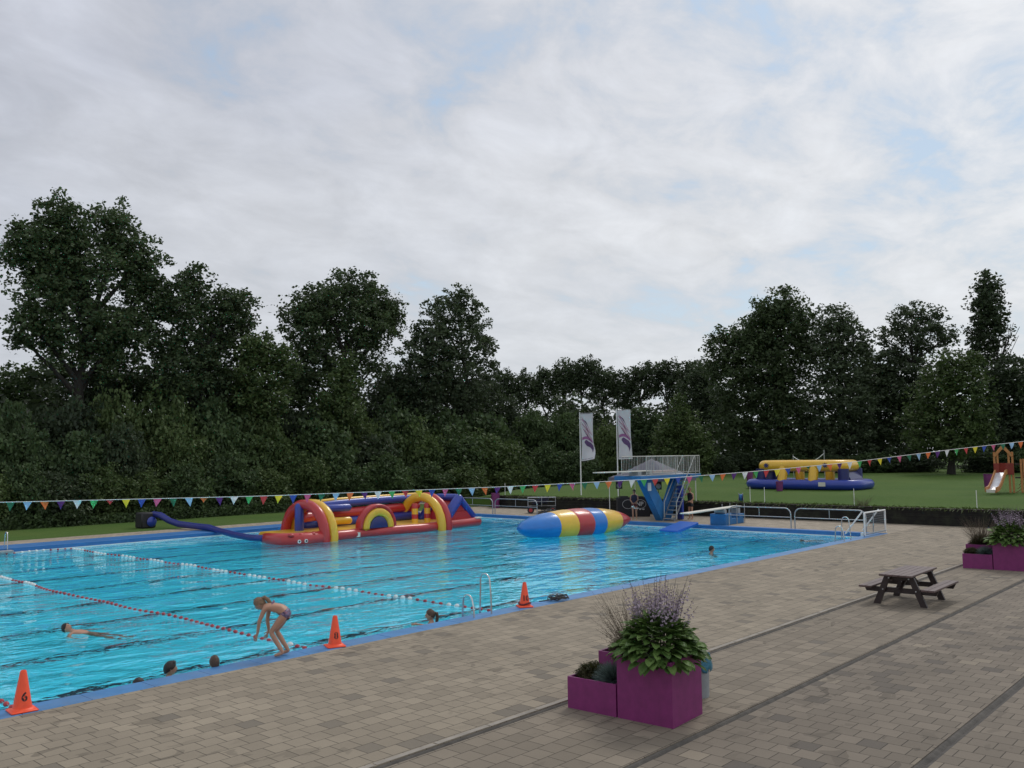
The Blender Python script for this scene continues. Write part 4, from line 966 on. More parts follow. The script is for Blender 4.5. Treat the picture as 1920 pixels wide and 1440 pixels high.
# ------------------------------------------------------------------ striped blob
ax0, ax1 = Vector((31.25, 27.87, .24)), Vector((38.0, 26.25, .36))
LB = (ax1 - ax0).length; bl_ = thing('water_blob', 'giant floating air pillow with blue, yellow and red stripes', 'inflatable', tuple(ax0), math.atan2(ax1.y - ax0.y, ax1.x - ax0.x))
bl_.rotation_euler = (0, -math.atan2(ax1.z - ax0.z, LB), bl_.rotation_euler[2])
def blob_ring(t, k, n):
    e = min(1., (1 - abs(2 * t - 1) ** 2.2)) ** (.5 if t < .5 else .66)
    a = 2 * math.pi * k / n; w = .98 * (e * .86 + .14 * (1 if .0 < t < 1 else 1)) * (1 if t > .5 else 1); hh = .72 * e + .012
    wr = .024 * e * math.sin(k * 2.7 + t * 40) * (1 if abs(2 * t - 1) > .6 else .25)
    endw = .35 + .65 * e
    return (t * LB, 1.0 * endw * math.cos(a) * (e ** .35 if e > 0 else .3) + wr, (hh + wr) * math.sin(a) * 1.02)
cuts = [0, .27, .42, .56, .68, .86, 1.0]; n = 40
for (a, b_), nm, pn in zip(zip(cuts, cuts[1:]), ('v_sky', 'v_yel', 'v_red', 'v_sky', 'v_yel', 'v_red'), range(6)):
    m = MB(); steps = 10; vs = []
    for i in range(steps + 1):
        t_ = a + (b_ - a) * i / steps; sg = 1 - .02 * (i in (0, steps) and 0 < t_ < 1)
        for k in range(n):
            p_ = blob_ring(min(max(t_, .002), .998), k, n); vs.append((p_[0], p_[1] * sg, p_[2] * sg))
    fs = [(i * n + k, i * n + (k + 1) % n, i * n + n + (k + 1) % n, i * n + n + k) for i in range(steps) for k in range(n)]
    if a == 0: fs.append(tuple(range(n)))
    if b_ == 1: fs.append(tuple(range(steps * n, steps * n + n)))
    m.add(vs, fs).build('stripe', nm, bl_)
# ------------------------------------------------------------------ blue mats
def slab(label, P, tk, m):
    """a foam mat from three corners: origin, along, across"""
    o_, a, b_ = [Vector(p) for p in P]; u = a - o_; v = b_ - o_; n_ = u.cross(v).normalized()
    if n_.z < 0 and abs(n_.z) > .3: n_ = -n_
    T = Matrix((( *u.normalized(), 0), (*v.normalized(), 0), (*n_, 0), (0, 0, 0, 1))).transposed(); T.translation = o_
    t = MB(); t.box(0, u.length, 0, v.length, -tk, 0, bev=.035)
    o = t.build('foam_mat', m); o.matrix_world = T
    tag(o, label, 'mat'); e = MB(); e.box(.1, u.length - .1, -.004, .004, -tk * .62, -tk * .38); e.build('edge_tape', 'v_navy', o, smooth=0); return o
M['v_mat'] = vinyl('mat_blue', (.012, .13, .58))
slab('tilted bright blue foam mat resting half in the water at the end wall', [at(1235, 993, z=-.12), at(1279, 977, z=.2), at(1272, 995, z=-.12)], .14, 'v_mat')
q = Vector((43.35, 26.55, 0)); dv = Vector((-.62, -.78, 0)).normalized() * .7
slab('upright blue foam mat held by the man beside the diving tower', [q + Vector((0, 0, 0)), q + Vector((.12, .1, 1.88)), q + dv], .13, 'v_blue')

# ------------------------------------------------------------------ diving tower
tw = thing('diving_tower', 'blue V-legged diving tower with stairs, white railing and board', 'diving tower', (42.1, 27, 0))
X = lambda v: v - 42.1
v = MB(); v.prism([(X(40.15), 2.30), (X(41.0), 2.30), (X(42.45), .6), (X(43.55), 2.30), (X(44.4), 2.30), (X(42.85), 0), (X(41.95), 0)], 'y', -.2, .2); v.build('v_shaped_support', 'towerblue', tw, smooth=0)
v = MB(); v.box(X(39.0), X(45.2), -.85, .85, 2.302, 2.52, bev=.015); v.build('platform', 'towerblue', tw, smooth=0)
v = MB(); v.box(X(39.2), X(45.1), -.8, .8, 2.523, 2.55); v.build('walking_surface', 'greyplastic', tw, smooth=0)
for y in (-.8, .8):
    r = MB(); x0_, x1_ = X(39.65), X(45.12)
    if y < 0: pass
    r.tube([(x0_, y, 2.5), (x0_, y, 3.55), (x1_, y, 3.55), (x1_, y, 2.5)], .026, 8)
    r.tube([(x0_, y, 2.66), (x1_, y, 2.66)], .016, 6)
    i = 0; xx = x0_
    while xx < x1_ - .05:
        r.tube([(xx, y, 2.66), (xx, y, 3.54)], .010 if i % 10 else .024, 5); xx += .155; i += 1
    r.build('railing', mat('ivory_rail', (.42, .42, .38), .45) if y < 0 else M['ivory_rail'], tw)
    M['ivory_rail'] = bpy.data.materials['ivory_rail']
r = MB(); r.tube([(X(45.12), -.8, 3.55), (X(45.12), .8, 3.55)], .024, 6)
for i in range(10): r.tube([(X(45.12), -.7 + i * .155, 2.66), (X(45.12), -.7 + i * .155, 3.54)], .01, 5)
r.build('railing', 'ivory_rail', tw)
bd = MB(); bd.box(X(36.3), X(41.0), -.25, .25, 2.74, 2.79, xf((0, 0, .0), 0, 0, R_(0))); o = bd.build('springboard', 'ivory', tw, smooth=0)
s_ = MB(); s_.box(X(39.6), X(39.9), -.3, .3, 2.55, 2.738); s_.build('fulcrum', 'greyplastic', o, smooth=0)
s_ = MB(); s_.box(X(40.7), X(40.95), -.3, .3, 2.55, 2.735); s_.build('rear_clamp', 'greyplastic', o, smooth=0)
bd = MB(); bd.box(X(41.1), X(43.6), -.3, .3, 2.64, 2.76); bd.build('board_rear_section', mat('faded_pink_board', (.5, .4, .38), .6), tw, smooth=0)
st = MB(); xa, za, xb, zb = X(41.75), .0, X(43.85), 2.5
for y in (-1.06, -.36): st.prism([(xa + .06, 0), (xa + .16, 0), (xb + .03, zb), (xb - .07, zb)], 'y', y, y + .04)
st.build('stringers', 'steel', tw, smooth=0)
for i in range(11):
    f = (i + .6) / 11.2; t = MB(); t.box(xa + (xb - xa) * f - .02, xa + (xb - xa) * f + .24, -1.01, -.36, zb * f - .02, zb * f + .02); t.build('stair_tread', 'steel', tw, smooth=0)
t = MB(); t.box(xb - .1, X(44.2), -1.1, -.86, 2.46, 2.515); t.build('landing', 'towerblue', tw, smooth=0)
for y in (-1.1, -.32):
    t = MB(); t.tube([(xa + .25, y, .1), (xa + .3, y, 1.02), (xb + .25, y, zb + 1.05), (xb + .3, y, zb)], .026, 8); t.build('handrail', 'ivory_rail', tw)
t = MB(); t.box(X(40.62), X(40.95), -.215, -.205, 1.68, 2.12); t.build('notice', 'white', tw, smooth=0)

# low springboard
lb = thing('low_diving_board', 'low white springboard on blue concrete blocks at the pool end', 'diving board', (41, 22.8, 0))
t = MB(); t.box(-.05, .6, -.45, .45, 0, .56, bev=.02); t.build('front_block', 'towerblue', lb, smooth=0)
t = MB(); t.box(.6, 2.0, -.4, .4, 0, .3, bev=.02); t.box(1.5, 2.1, -.4, .4, .3, .5, bev=.02); t.build('rear_block', 'towerblue', lb, smooth=0)
t = MB(); t.box(-3.3, 2.1, -.24, .24, .80, .85, xf((0, 0, 0), 0, 0, R_(-1.))); t.build('board', 'ivory', lb, smooth=0)
t = MB(); t.tube([(.25, -.3, .68), (.25, .3, .68)], .12, 12); t.build('fulcrum', 'greyplastic', lb)
t = MB(); t.box(1.75, 2.0, -.2, .2, .5, .79); t.build('rear_support', 'greyplastic', lb, smooth=0)
for x in (1.2, 2.05):
    for y in (-.42, .42): t = MB(); t.tube([(x, y, 0), (x, y, 1.0)], .02, 6); t.build('side_post', 'steel', lb)

# ------------------------------------------------------------------ railings
def rail(label, y0, y1, x=40.95, h=.98, rot=None, end=None):
    o = thing('guard_rail', label, 'railing', (x, y0, 0), 0, 'steel tube railings at the pool end'); L = y1 - y0; r = .3
    t = MB(); pts = [(0, 0, 0), (0, 0, h - r)] + [(0, r * (1 - math.cos(R_(a))), h - r + r * math.sin(R_(a))) for a in (22, 45, 68, 90)]
    pts += [(0, L - r * (1 - math.sin(R_(a))) , h - r + r * math.cos(R_(a))) for a in (0, 22, 45, 68, 90)] + [(0, L, 0)]
    pts = pts[:6] + [(0, L - r * (1 - math.sin(R_(a))), h - r + r * math.cos(R_(a))) for a in (0, 22, 45, 68, 90)] + [(0, L, 0)]
    t.tube(pts, .03, 10); t.build('frame', 'steel', o)
    t = MB(); t.tube([(0, 0, h * .55), (0, L, h * .55)], .02, 8); t.build('middle_bar', 'steel', o)
    t = MB(); t.tube([(0, L / 2, h), (0, L / 2, h * .55)], .018, 8); t.build('short_post', 'steel', o)
    if end: o.rotation_euler = (0, 0, end)
    return o
rail('rounded steel railing nearest the goal', 15.25, 18.65)
rail('rounded steel railing between the goal one and the low diving board', 18.85, 22.15)
rail('rounded steel railing behind the striped air pillow by the trolley', 35.0, 38.5)
rail('rounded steel railing behind the tent-shaped end of the obstacle course', 38.7, 42.3)

# goal
gl = thing('water_polo_goal', 'white framed goal with netting standing at the pool corner', 'goal', (38.75, 14.5, 0))
t = MB(); t.tube([(0, 0, .06), (0, 0, .98), (.04, 0, 1.02), (2.45, -.02, 1.02), (2.5, 0, .98), (2.5, 0, .02)], .04, 8); t.build('front_frame', 'white', gl)
t = MB(); t.tube([(0, 0, .10), (2.5, 0, .10)], .035, 8); t.tube([(0, .02, .5), (0, .02, -.05)], .03, 8); t.build('base_bar', 'greyplastic', gl)
for x in (0.02, 2.0):
    t = MB(); t.tube([(x - .1, .05, 1.08), (x - .35, .72, .12)], .034, 8); t.build('brace', 'white', gl)
t = MB(); t.tube([(1.8, .3, 0), (1.8, .25, .98), (2.4, .25, .98)], .024, 6); t.build('rear_post', 'greyplastic', gl)
t = MB()
for i in range(26): t.tube([(i * .1, .02, .1), (i * .1, .05, 1.0)], .004, 4, caps=False)
for i in range(10): t.tube([(0, .03, .1 + i * .1), (2.5, .03, .1 + i * .1)], .004, 4, caps=False)
t.build('net', mat('net_cord', (.3, .3, .3), .8), gl)

# trolley of lane ropes / luggage cart
ct = thing('rope_trolley', 'dark trolley with red wheels loaded with coiled lane ropes by the railing', 'trolley', (43.4, 36.7, 0), R_(-50))
t = MB(); t.box(-.9, .9, -.35, .35, .42, .47); t.build('deck', 'black', ct)
for x in (-.88, .0, .88):
    t = MB(); t.tube([(x, -.35, .45), (x, -.35, 1.0), (x, .35, 1.0), (x, .35, .45)], .02, 6); t.build('hoop', 'steel', ct)
t = MB(); t.tube([(-.88, -.35, 1.0), (.88, -.35, 1.0)], .018, 6); t.tube([(-.88, .35, 1.0), (.88, .35, 1.0)], .018, 6); t.tube([(-.88, -.35, .75), (.88, -.35, .75)], .015, 6); t.build('side_rail', 'steel', ct)
for x in (-.7, .7):
    for y in (-.4, .4):
        t = MB(); t.lathe([(.0, -.04), (.2, -.04), (.22, 0), (.2, .04), (0, .04)], 16, xf((x, y, .21), 0, R_(90))); w_ = t.build('wheel', 'black', ct)
        t = MB(); t.lathe([(.0, -.05), (.12, -.05), (.12, .05), (0, .05)], 14, xf((x, y, .21), 0, R_(90))); t.build('rim', 'v_red', w_)
t = MB(); rd = random.Random(3)
for k in range(5):
    cx_ = rd.uniform(-.6, .6); t.tube([(cx_ + .28 * math.cos(i * .5), .22 * math.sin(i * .5), .55 + .02 * i * .5 + .05 * k) for i in range(26)], .045, 6)
t.build('coiled_ropes', 'cloth_navy', ct)
t = MB(); rd = random.Random(4)
for k in range(5):
    ox, oy = rd.uniform(-.5, .5), rd.uniform(-.3, .3); t.tube([(ox + .3 * math.cos(i * .6), oy + .22 * math.sin(i * .6), .06 + .012 * i + .04 * abs(math.sin(i * 2 + k))) for i in range(24)], .04, 6)
o = t.build('hose_pile', 'black'); o.location = (41.7, 34.9, 0); tag(o, 'heap of black hose on the paving in front of the trolley', 'hose')

# ------------------------------------------------------------------ flags
FW, FH = 1.08, 3.22
def flag(label, y, top, curl):
    o = thing('banner_flag', label, 'flag', (48.0, y, lawn(48.)), 0, 'tall white banner flags on the lawn bank'); zt = top - lawn(48.)
    MB().tube([(0, 0, 0), (0, 0, zt + .1)], [.045, .035], 10).build('pole', 'white', o)
    t = MB(); t.tube([(0, 0, zt), (0, -FW - .02, zt)], .018, 6); t.build('top_arm', 'steel', o)
    def S(u, v, off=0.):           # u to the right of the pole, v down
        cv = curl * sst((v - .55) / .45)
        yy = -.06 - FW * u - .10 * cv * u + (.0 if u < .5 else .0); xx = .10 * math.sin(u * 4 + v * 3) * (.3 + v) - cv * .22 * u * math.sin(v * 7)
        return (xx - off, yy, zt - .03 - FH * v + cv * .16 * u * u)
    t = MB(); t.grid(lambda u, v: S(u, v), 10, 24); fb = t.build('banner', 'flagcloth', o, fix=False, smooth=80)
    def patch(name, poly, m):
        me = bpy.data.meshes.new(name); bm = bmesh.new()
        f = bm.faces.new([bm.verts.new((p[0], p[1], 0)) for p in poly]); bmesh.ops.triangulate(bm, faces=[f])
        for _ in range(2): bmesh.ops.subdivide_edges(bm, edges=[e for e in bm.edges if e.calc_length() > .1], cuts=1)
        bmesh.ops.triangulate(bm, faces=bm.faces)
        for vv in bm.verts: vv.co = S(vv.co.x, vv.co.y, .012)
        bm.to_mesh(me); bm.free(); me.materials.append(M[m]); link(name, me, fb)
    rd = random.Random(5)
    def streak(x0, y0, L, w, ph):   # a wavy brush stroke running down to the right
        up, dn = [], []
        for i in range(9):
            f = i / 8; x = x0 + L * f; yv = y0 + L * .40 * f + .016 * math.sin(f * 7 + ph); ww = w * math.sin(math.pi * min(1, f * .9 + .08)) ** .8
            up.append((min(.97, x), yv - ww)); dn.append((min(.97, x), yv + ww))
        return up + dn[::-1]
    for i, (x0, y0, L, m) in enumerate(((.06, .05, .55, 'fdark'), (.10, .085, .86, 'fpink'), (.05, .11, .92, 'fpurple'), (.12, .15, .84, 'fpink'), (.04, .165, .93, 'fdark'), (.10, .205, .86, 'fpink'), (.05, .225, .92, 'fpurple'), (.06, .27, .8, 'fdark'), (.2, .31, .6, 'fpink'))):
        patch('flame_stroke', streak(x0, y0, L, .0055 + .003 * (i % 3), i * 1.7), m)
    arc = [(.06 + .9 * f, .50 - .045 * math.sin(f * 2.4) + .10 * f ** 2.2) for f in [i / 10 for i in range(11)]]
    arc2 = [(.06 + .9 * f, .56 - .045 * math.sin(f * 2.4) + .12 * f ** 2.0 - .02 * f) for f in [i / 10 for i in range(11)]]
    patch('purple_arc', arc + arc2[::-1], 'farc')
    cx_, cy_ = .5, .60; drop = [(cx_ + .22 * math.cos(a), cy_ + .045 * math.sin(a)) for a in [math.pi * (.75 + i / 8 * .75) for i in range(9)]] + [(.85, .62), (.95, .68), (.94, .76), (.86, .85), (.84, .78), (.74, .72), (.5, .68)]
    patch('purple_drop', drop, 'fdrop')
    for i, (x, w_) in enumerate(((.1, .16), (.32, .2), (.58, .3))): patch('small_print', [(x, .965), (x + w_, .965), (x + w_, .972), (x, .972)], 'fdark')
    return o
M['emblem'] = mat('emblem_grey_white', (.42, .42, .42), .7)
M['flagcloth'] = mat('white_banner_cloth', (.62, .62, .64), .7, var=.05, scale=2)
M['fpink'] = mat('banner_pink', (.45, .13, .22), .7); M['fpurple'] = mat('banner_violet', (.28, .1, .24), .7); M['fdark'] = mat('banner_plum', (.075, .035, .09), .7); M['farc'] = mat('banner_mauve', (.33, .13, .29), .7); M['fdrop'] = mat('banner_deep_purple', (.12, .065, .17), .7)
flag('left white flag with purple emblem, its lower corner curling', 37.05, 6.50, 1.)
flag('right white flag with purple emblem, hanging flat above the diving board', 33.98, 6.60, .12)

# ------------------------------------------------------------------ gazebo, table and speakers
gz = thing('gazebo_tent', 'grey pop-up canopy behind the diving tower', 'gazebo', (45.2, 29.5, 0))
t = MB(); hx, hy, ez = 1.4, 2.2, 2.3
def roof(u, v):
    a, b_ = 2 * u - 1, 2 * v - 1; m_ = max(abs(a), abs(b_)); return (a * hx, b_ * hy, ez + 1.12 * (1 - m_) ** 1.15)
t.grid(roof, 16, 16); t.build('canopy', 'tent', gz, fix=False)
t = MB()
for a, b_ in (((-hx, -hy), (hx, -hy)), ((hx, -hy), (hx, hy)), ((hx, hy), (-hx, hy)), ((-hx, hy), (-hx, -hy))):
    t.add([(a[0], a[1], ez), (b_[0], b_[1], ez), (b_[0], b_[1], ez - .22), (a[0], a[1], ez - .22)], [(0, 1, 2, 3)])
t.build('valance', 'tent', gz, smooth=0)
for sx in (-1, 1):
    for sy in (-1, 1): MB().tube([(sx * (hx - .03), sy * (hy - .03), 0), (sx * (hx - .03), sy * (hy - .03), ez)], .024, 8).build('leg', 'white', gz)
tb = thing('draped_table', 'table under a black cloth printed with a white oval emblem', 'table', (44.0, 30.1, 0), toC(44, 30.1) + math.pi / 2 + .15)
t = MB(); t.box(-.95, .95, -.4, .4, 0, 1.12, bev=.03); dc = t.build('cloth', 'cloth_black', tb)
def ring2(cx_, cz, rx, rz, w, a0=0, a1=360):
    m = MB(); n = 28
    for i in range(n):
        a, b_ = R_(a0 + (a1 - a0) * i / n), R_(a0 + (a1 - a0) * (i + 1) / n)
        m.add([(cx_ + rx * math.cos(a), -.405, cz + rz * math.sin(a)), (cx_ + rx * math.cos(b_), -.405, cz + rz * math.sin(b_)), (cx_ + (rx - w) * math.cos(b_), -.405, cz + (rz - w) * math.sin(b_)), (cx_ + (rx - w) * math.cos(a), -.405, cz + (rz - w) * math.sin(a))], [(0, 1, 2, 3)])
    return m
ring2(-.35, .74, .34, .27, .022).build('emblem_ring', 'emblem', dc); ring2(.36, .74, .36, .27, .022).build('emblem_ring', 'emblem', dc)
text(dc, 'NP', .34, 'emblem', xf((.34, -.406, .74), 0, R_(90)), 'emblem_letters'); 
for x in (.15, .36, .55): m = MB(); m.box(x - .06, x + .06, -.408, -.404, .40, .47); m.build('emblem_small_print', 'emblem', dc, smooth=0)
t = MB(); t.box(-.75, -.3, -.2, .2, 1.12, 1.2); t.box(.1, .6, -.25, .2, 1.12, 1.18); o = t.build('mixing_desk', 'black', None, smooth=0); o.location = tb.location; o.rotation_euler = tb.rotation_euler
tag(o, 'black sound desk lying on the draped table', 'audio gear')
def speaker(label, x, y):
    o = thing('speaker', label, 'speaker', (x, y, 0), toC(x, y) - math.pi / 2 + math.pi, 'black speakers on stands under the canopy')
    t = MB(); t.prism([(-.2, -.18), (.2, -.18), (.15, .2), (-.15, .2)], 'z', 1.58, 2.2); c_ = t.build('cabinet', 'black', o, smooth=0)
    t = MB(); t.lathe([(.0, .0), (.13, 0), (.15, .012), (.15, .0)], 18, xf((0, -.181, 1.78), 0, R_(90)), caps=False); t.build('woofer', 'greyplastic', c_)
    MB().tube([(0, 0, .2), (0, 0, 1.6)], .02, 8).build('pole', 'black', o)
    for k in range(3):
        a = k * 2.094; MB().tube([(0, 0, .75), (.45 * math.cos(a), .45 * math.sin(a), .02)], .014, 6).build('leg', 'black', o)
speaker('left black speaker on a stand under the canopy, above the draped table', 44.6, 31.5)
speaker('right black speaker on a stand seen between the legs of the diving tower', 44.7, 28.75)

# ------------------------------------------------------------------ bunting
cols = ['dark green', 'light blue', 'orange', 'purple', 'white', 'green', 'red', 'yellow', 'blue', 'pink']
w0 = 24.; cc = .004657; bb_ = 32.
def bpt(k):
    px = (20 + bb_ * k) / (1 + cc * k); w_ = w0 * (1 + cc * k)
    t = px / 1920
    pts = ((-.2, 945), (0, 942), (.26, 930), (.5, 912), (.65, 897), (.74, 883.5), (.83, 867), (.92, 845), (1.0, 827.5), (1.1, 805))
    for (a, ya), (b_, yb) in zip(pts, pts[1:]):
        if t <= b_: py = ya + (yb - ya) * (t - a) / (b_ - a); break
    else: py = 800
    d = CR @ np.array([px - CX, py - CY, F]) / F * w_
    return Vector((d[0], d[1], d[2] + H))
bp_ = [bpt(k) for k in range(-6, 90)]
for _ in range(3):
    zs_ = [p.z for p in bp_]
    for i in range(1, len(bp_) - 1): bp_[i].z = (zs_[i - 1] + zs_[i] * 2 + zs_[i + 1]) / 4
bu = thing('bunting', 'string of small coloured pennants stretched across the pool', 'bunting', (0, 0, 0))
MB().tube(bp_, .009, 5).build('cord', 'white', bu)
rd = random.Random(21)
for i, k in enumerate(range(-6, 90)):
    p_ = bp_[i]; q_ = bp_[min(i + 1, len(bp_) - 1)] - bp_[max(i - 1, 0)]; q_.normalize()
    hw = .112 * rd.uniform(.93, 1.05); L = .245 * rd.uniform(.93, 1.04); tw_ = rd.uniform(-.5, .5) if rd.random() < .7 else rd.uniform(-1.1, 1.1); sw = rd.uniform(-.05, .05)
    side_ = Vector((-q_.y, q_.x, 0)); m = MB()
    if k in (6, 12, 60): L *= .62; tw_ = 1.2
    def S(u, v):
        w_ = (1 - v) * hw * (2 * u - 1); return p_ + q_ * (w_ * (1 if v == 0 else math.cos(tw_ * v)) + sw * v) + side_ * (w_ * math.sin(tw_ * v) + .03 * math.sin(v * 3) * tw_) + Vector((0, 0, -L * v))
    m.grid(S, 4, 5); m.build('pennant', 'pen_' + cols[k % 10], bu, fix=False, smooth=60)
for p_, l in ((bp_[0], 'left'), (bp_[-1], 'right')):
    t = MB(); t.tube([(0, 0, -.1 if p_.y > 14.7 else 0), (0, 0, p_.z + .05)], .035, 8); t.ball((0, 0, p_.z + .08), .05, 8, 6)
    o = t.build('bunting_post', 'steel'); o.location = (p_.x, p_.y, -3.6 if False else 0)
    if p_.y > 14.8 and p_.x < 40: 
        o.data.transform(Matrix.Translation((0, 0, 0))); 
        for v_ in o.data.vertices:
            if v_.co.z < 0: v_.co.z = floor_z(p_.x)
    tag(o, 'thin steel post carrying the %s end of the pennant string' % l, 'post')

# ------------------------------------------------------------------ planters
def fescue(rng, c, r, n, h):
    d = unit(rng, n); d[:, 2] = np.abs(d[:, 2]) * .9 + .15; d /= np.linalg.norm(d, axis=1)[:, None]
    b0 = np.array(c) + d * np.array([.2, .2, .05]) * r; tip = np.array(c) + d * r * (.75 + .35 * rng.random(n))[:, None] * np.array([1, 1, h])
    tip[:, 2] -= .04 * rng.random(n); s_ = np.cross(d, unit(rng, n)); s_ /= np.linalg.norm(s_, axis=1)[:, None]
    md = (b0 + tip) / 2; md[:, 2] += .03
    V1 = np.stack([b0 - s_ * .004, b0 + s_ * .004, md + s_ * .004, md - s_ * .004], 1); V2 = np.stack([md - s_ * .004, md + s_ * .004, tip + s_ * .0012, tip - s_ * .0012], 1)
    t = rng.random(n); return np.concatenate([V1, V2]), np.concatenate([t, np.minimum(1, t + .2)])
def hosta_leaves(rng, n, R0, H0):
    Vs, T = [], []
    for i in range(n):
        a = rng.random() * 6.283; ring = (i / n) ** .72; el = (1.1 - 1.3 * ring) + rng.normal() * .12      # first upright in the middle, later flat and drooping outside
        L = .125 + .075 * rng.random() + .03 * ring; Wd = L * (.56 + .12 * rng.random())
        st = np.array([.12 * rng.normal(), .12 * rng.normal(), H0 * .15])
        rad = R0 * (.12 + .78 * ring ** .8) * (.85 + .3 * rng.random())
        base = np.array([math.cos(a) * rad, math.sin(a) * rad, H0 * (1.0 - .95 * ring ** 1.3) + .04 * rng.normal()]) * np.array([1, 1, 1]) + st * .3
        d = np.array([math.cos(a) * math.cos(el), math.sin(a) * math.cos(el), math.sin(el)]); sd = np.array([-math.sin(a), math.cos(a), 0]) ; roll = rng.normal() * .25
        up = np.cross(sd, d) * -1; up = up if up[2] > 0 else -up
        sd = sd * math.cos(roll) + up * math.sin(roll)
        pts = []
        for j in range(6):
            f = j / 5; w = Wd * .5 * math.sin(math.pi * min(1, f * .82 + .16)) ** .75 if j < 5 else .002
            if j == 0: w = Wd * .28
            c = base + d * L * f + np.array([0, 0, -1]) * (.24 * L * f * f)
            for q in (-1, -.5, 0, .5, 1): pts.append(c + sd * w * q + up * (abs(q) * .22 * w - .0 * f) + up * .006 * math.sin(j * 2.3 + q * 5))
        pts = np.array(pts).reshape(6, 5, 3); tn = rng.random() * .8
        for j in range(5):
            for q in range(4): Vs.append([pts[j, q], pts[j, q + 1], pts[j + 1, q + 1], pts[j + 1, q]]); T.append(tn + .14 * (q in (1, 2)))
    return np.array(Vs), np.array(T)
def stalks(rng, n, R0, h0, h1, lean, thick=.0045):
    V, T, tips = [], [], []
    for i in range(n):
        a = rng.random() * 6.283; r = R0 * math.sqrt(rng.random()); h_ = h0 + (h1 - h0) * rng.random()
        b = np.array([math.cos(a) * r * .5, math.sin(a) * r * .5, 0]); o_ = np.array([math.cos(a) * r, math.sin(a) * r, 0]) * lean + rng.normal(size=3) * .03
        P = [b + o_ * (f ** 1.6) + np.array([0, 0, h_ * f]) for f in (0, .35, .7, 1.)]
        for k in range(3):
            for s_ in (np.array([1, 0, 0]), np.array([0, 1, 0])):
                w0_, w1_ = thick * (1 - .25 * k), thick * (1 - .25 * (k + 1)) + .001
                V.append([P[k] - s_ * w0_, P[k] + s_ * w0_, P[k + 1] + s_ * w1_, P[k + 1] - s_ * w1_]); T.append(.4 + .3 * rng.random())
        tips.append((P[2], P[3], h_))
    return V, T, tips
def florets(rng, tips, per, size):
    V, T = [], []
    for a, b, h_ in tips:
        k0 = rng.random() * .25
        for i in range(per):
            f = .0 + .98 * i / per; c = a + (b - a) * f + (a - b) * k0; an = i * 2.4 + rng.random(); d = np.array([math.cos(an), math.sin(an), -.35 - .3 * rng.random()]); d /= np.linalg.norm(d)
            s_ = np.cross(d, [0, 0, 1.]); s_ /= np.linalg.norm(s_); u = np.cross(s_, d); z = size * (1.15 - .8 * f) * (.8 + .4 * rng.random())
            tn = max(0, .75 - .6 * f + .25 * rng.normal())
            for q in (s_, u): V.append([c, c + d * z * .55 + q * z * .22, c + d * z + q * z * .34, c + d * z * .9 - q * z * .30]); T.append(tn)
    return np.array(V), np.array(T)
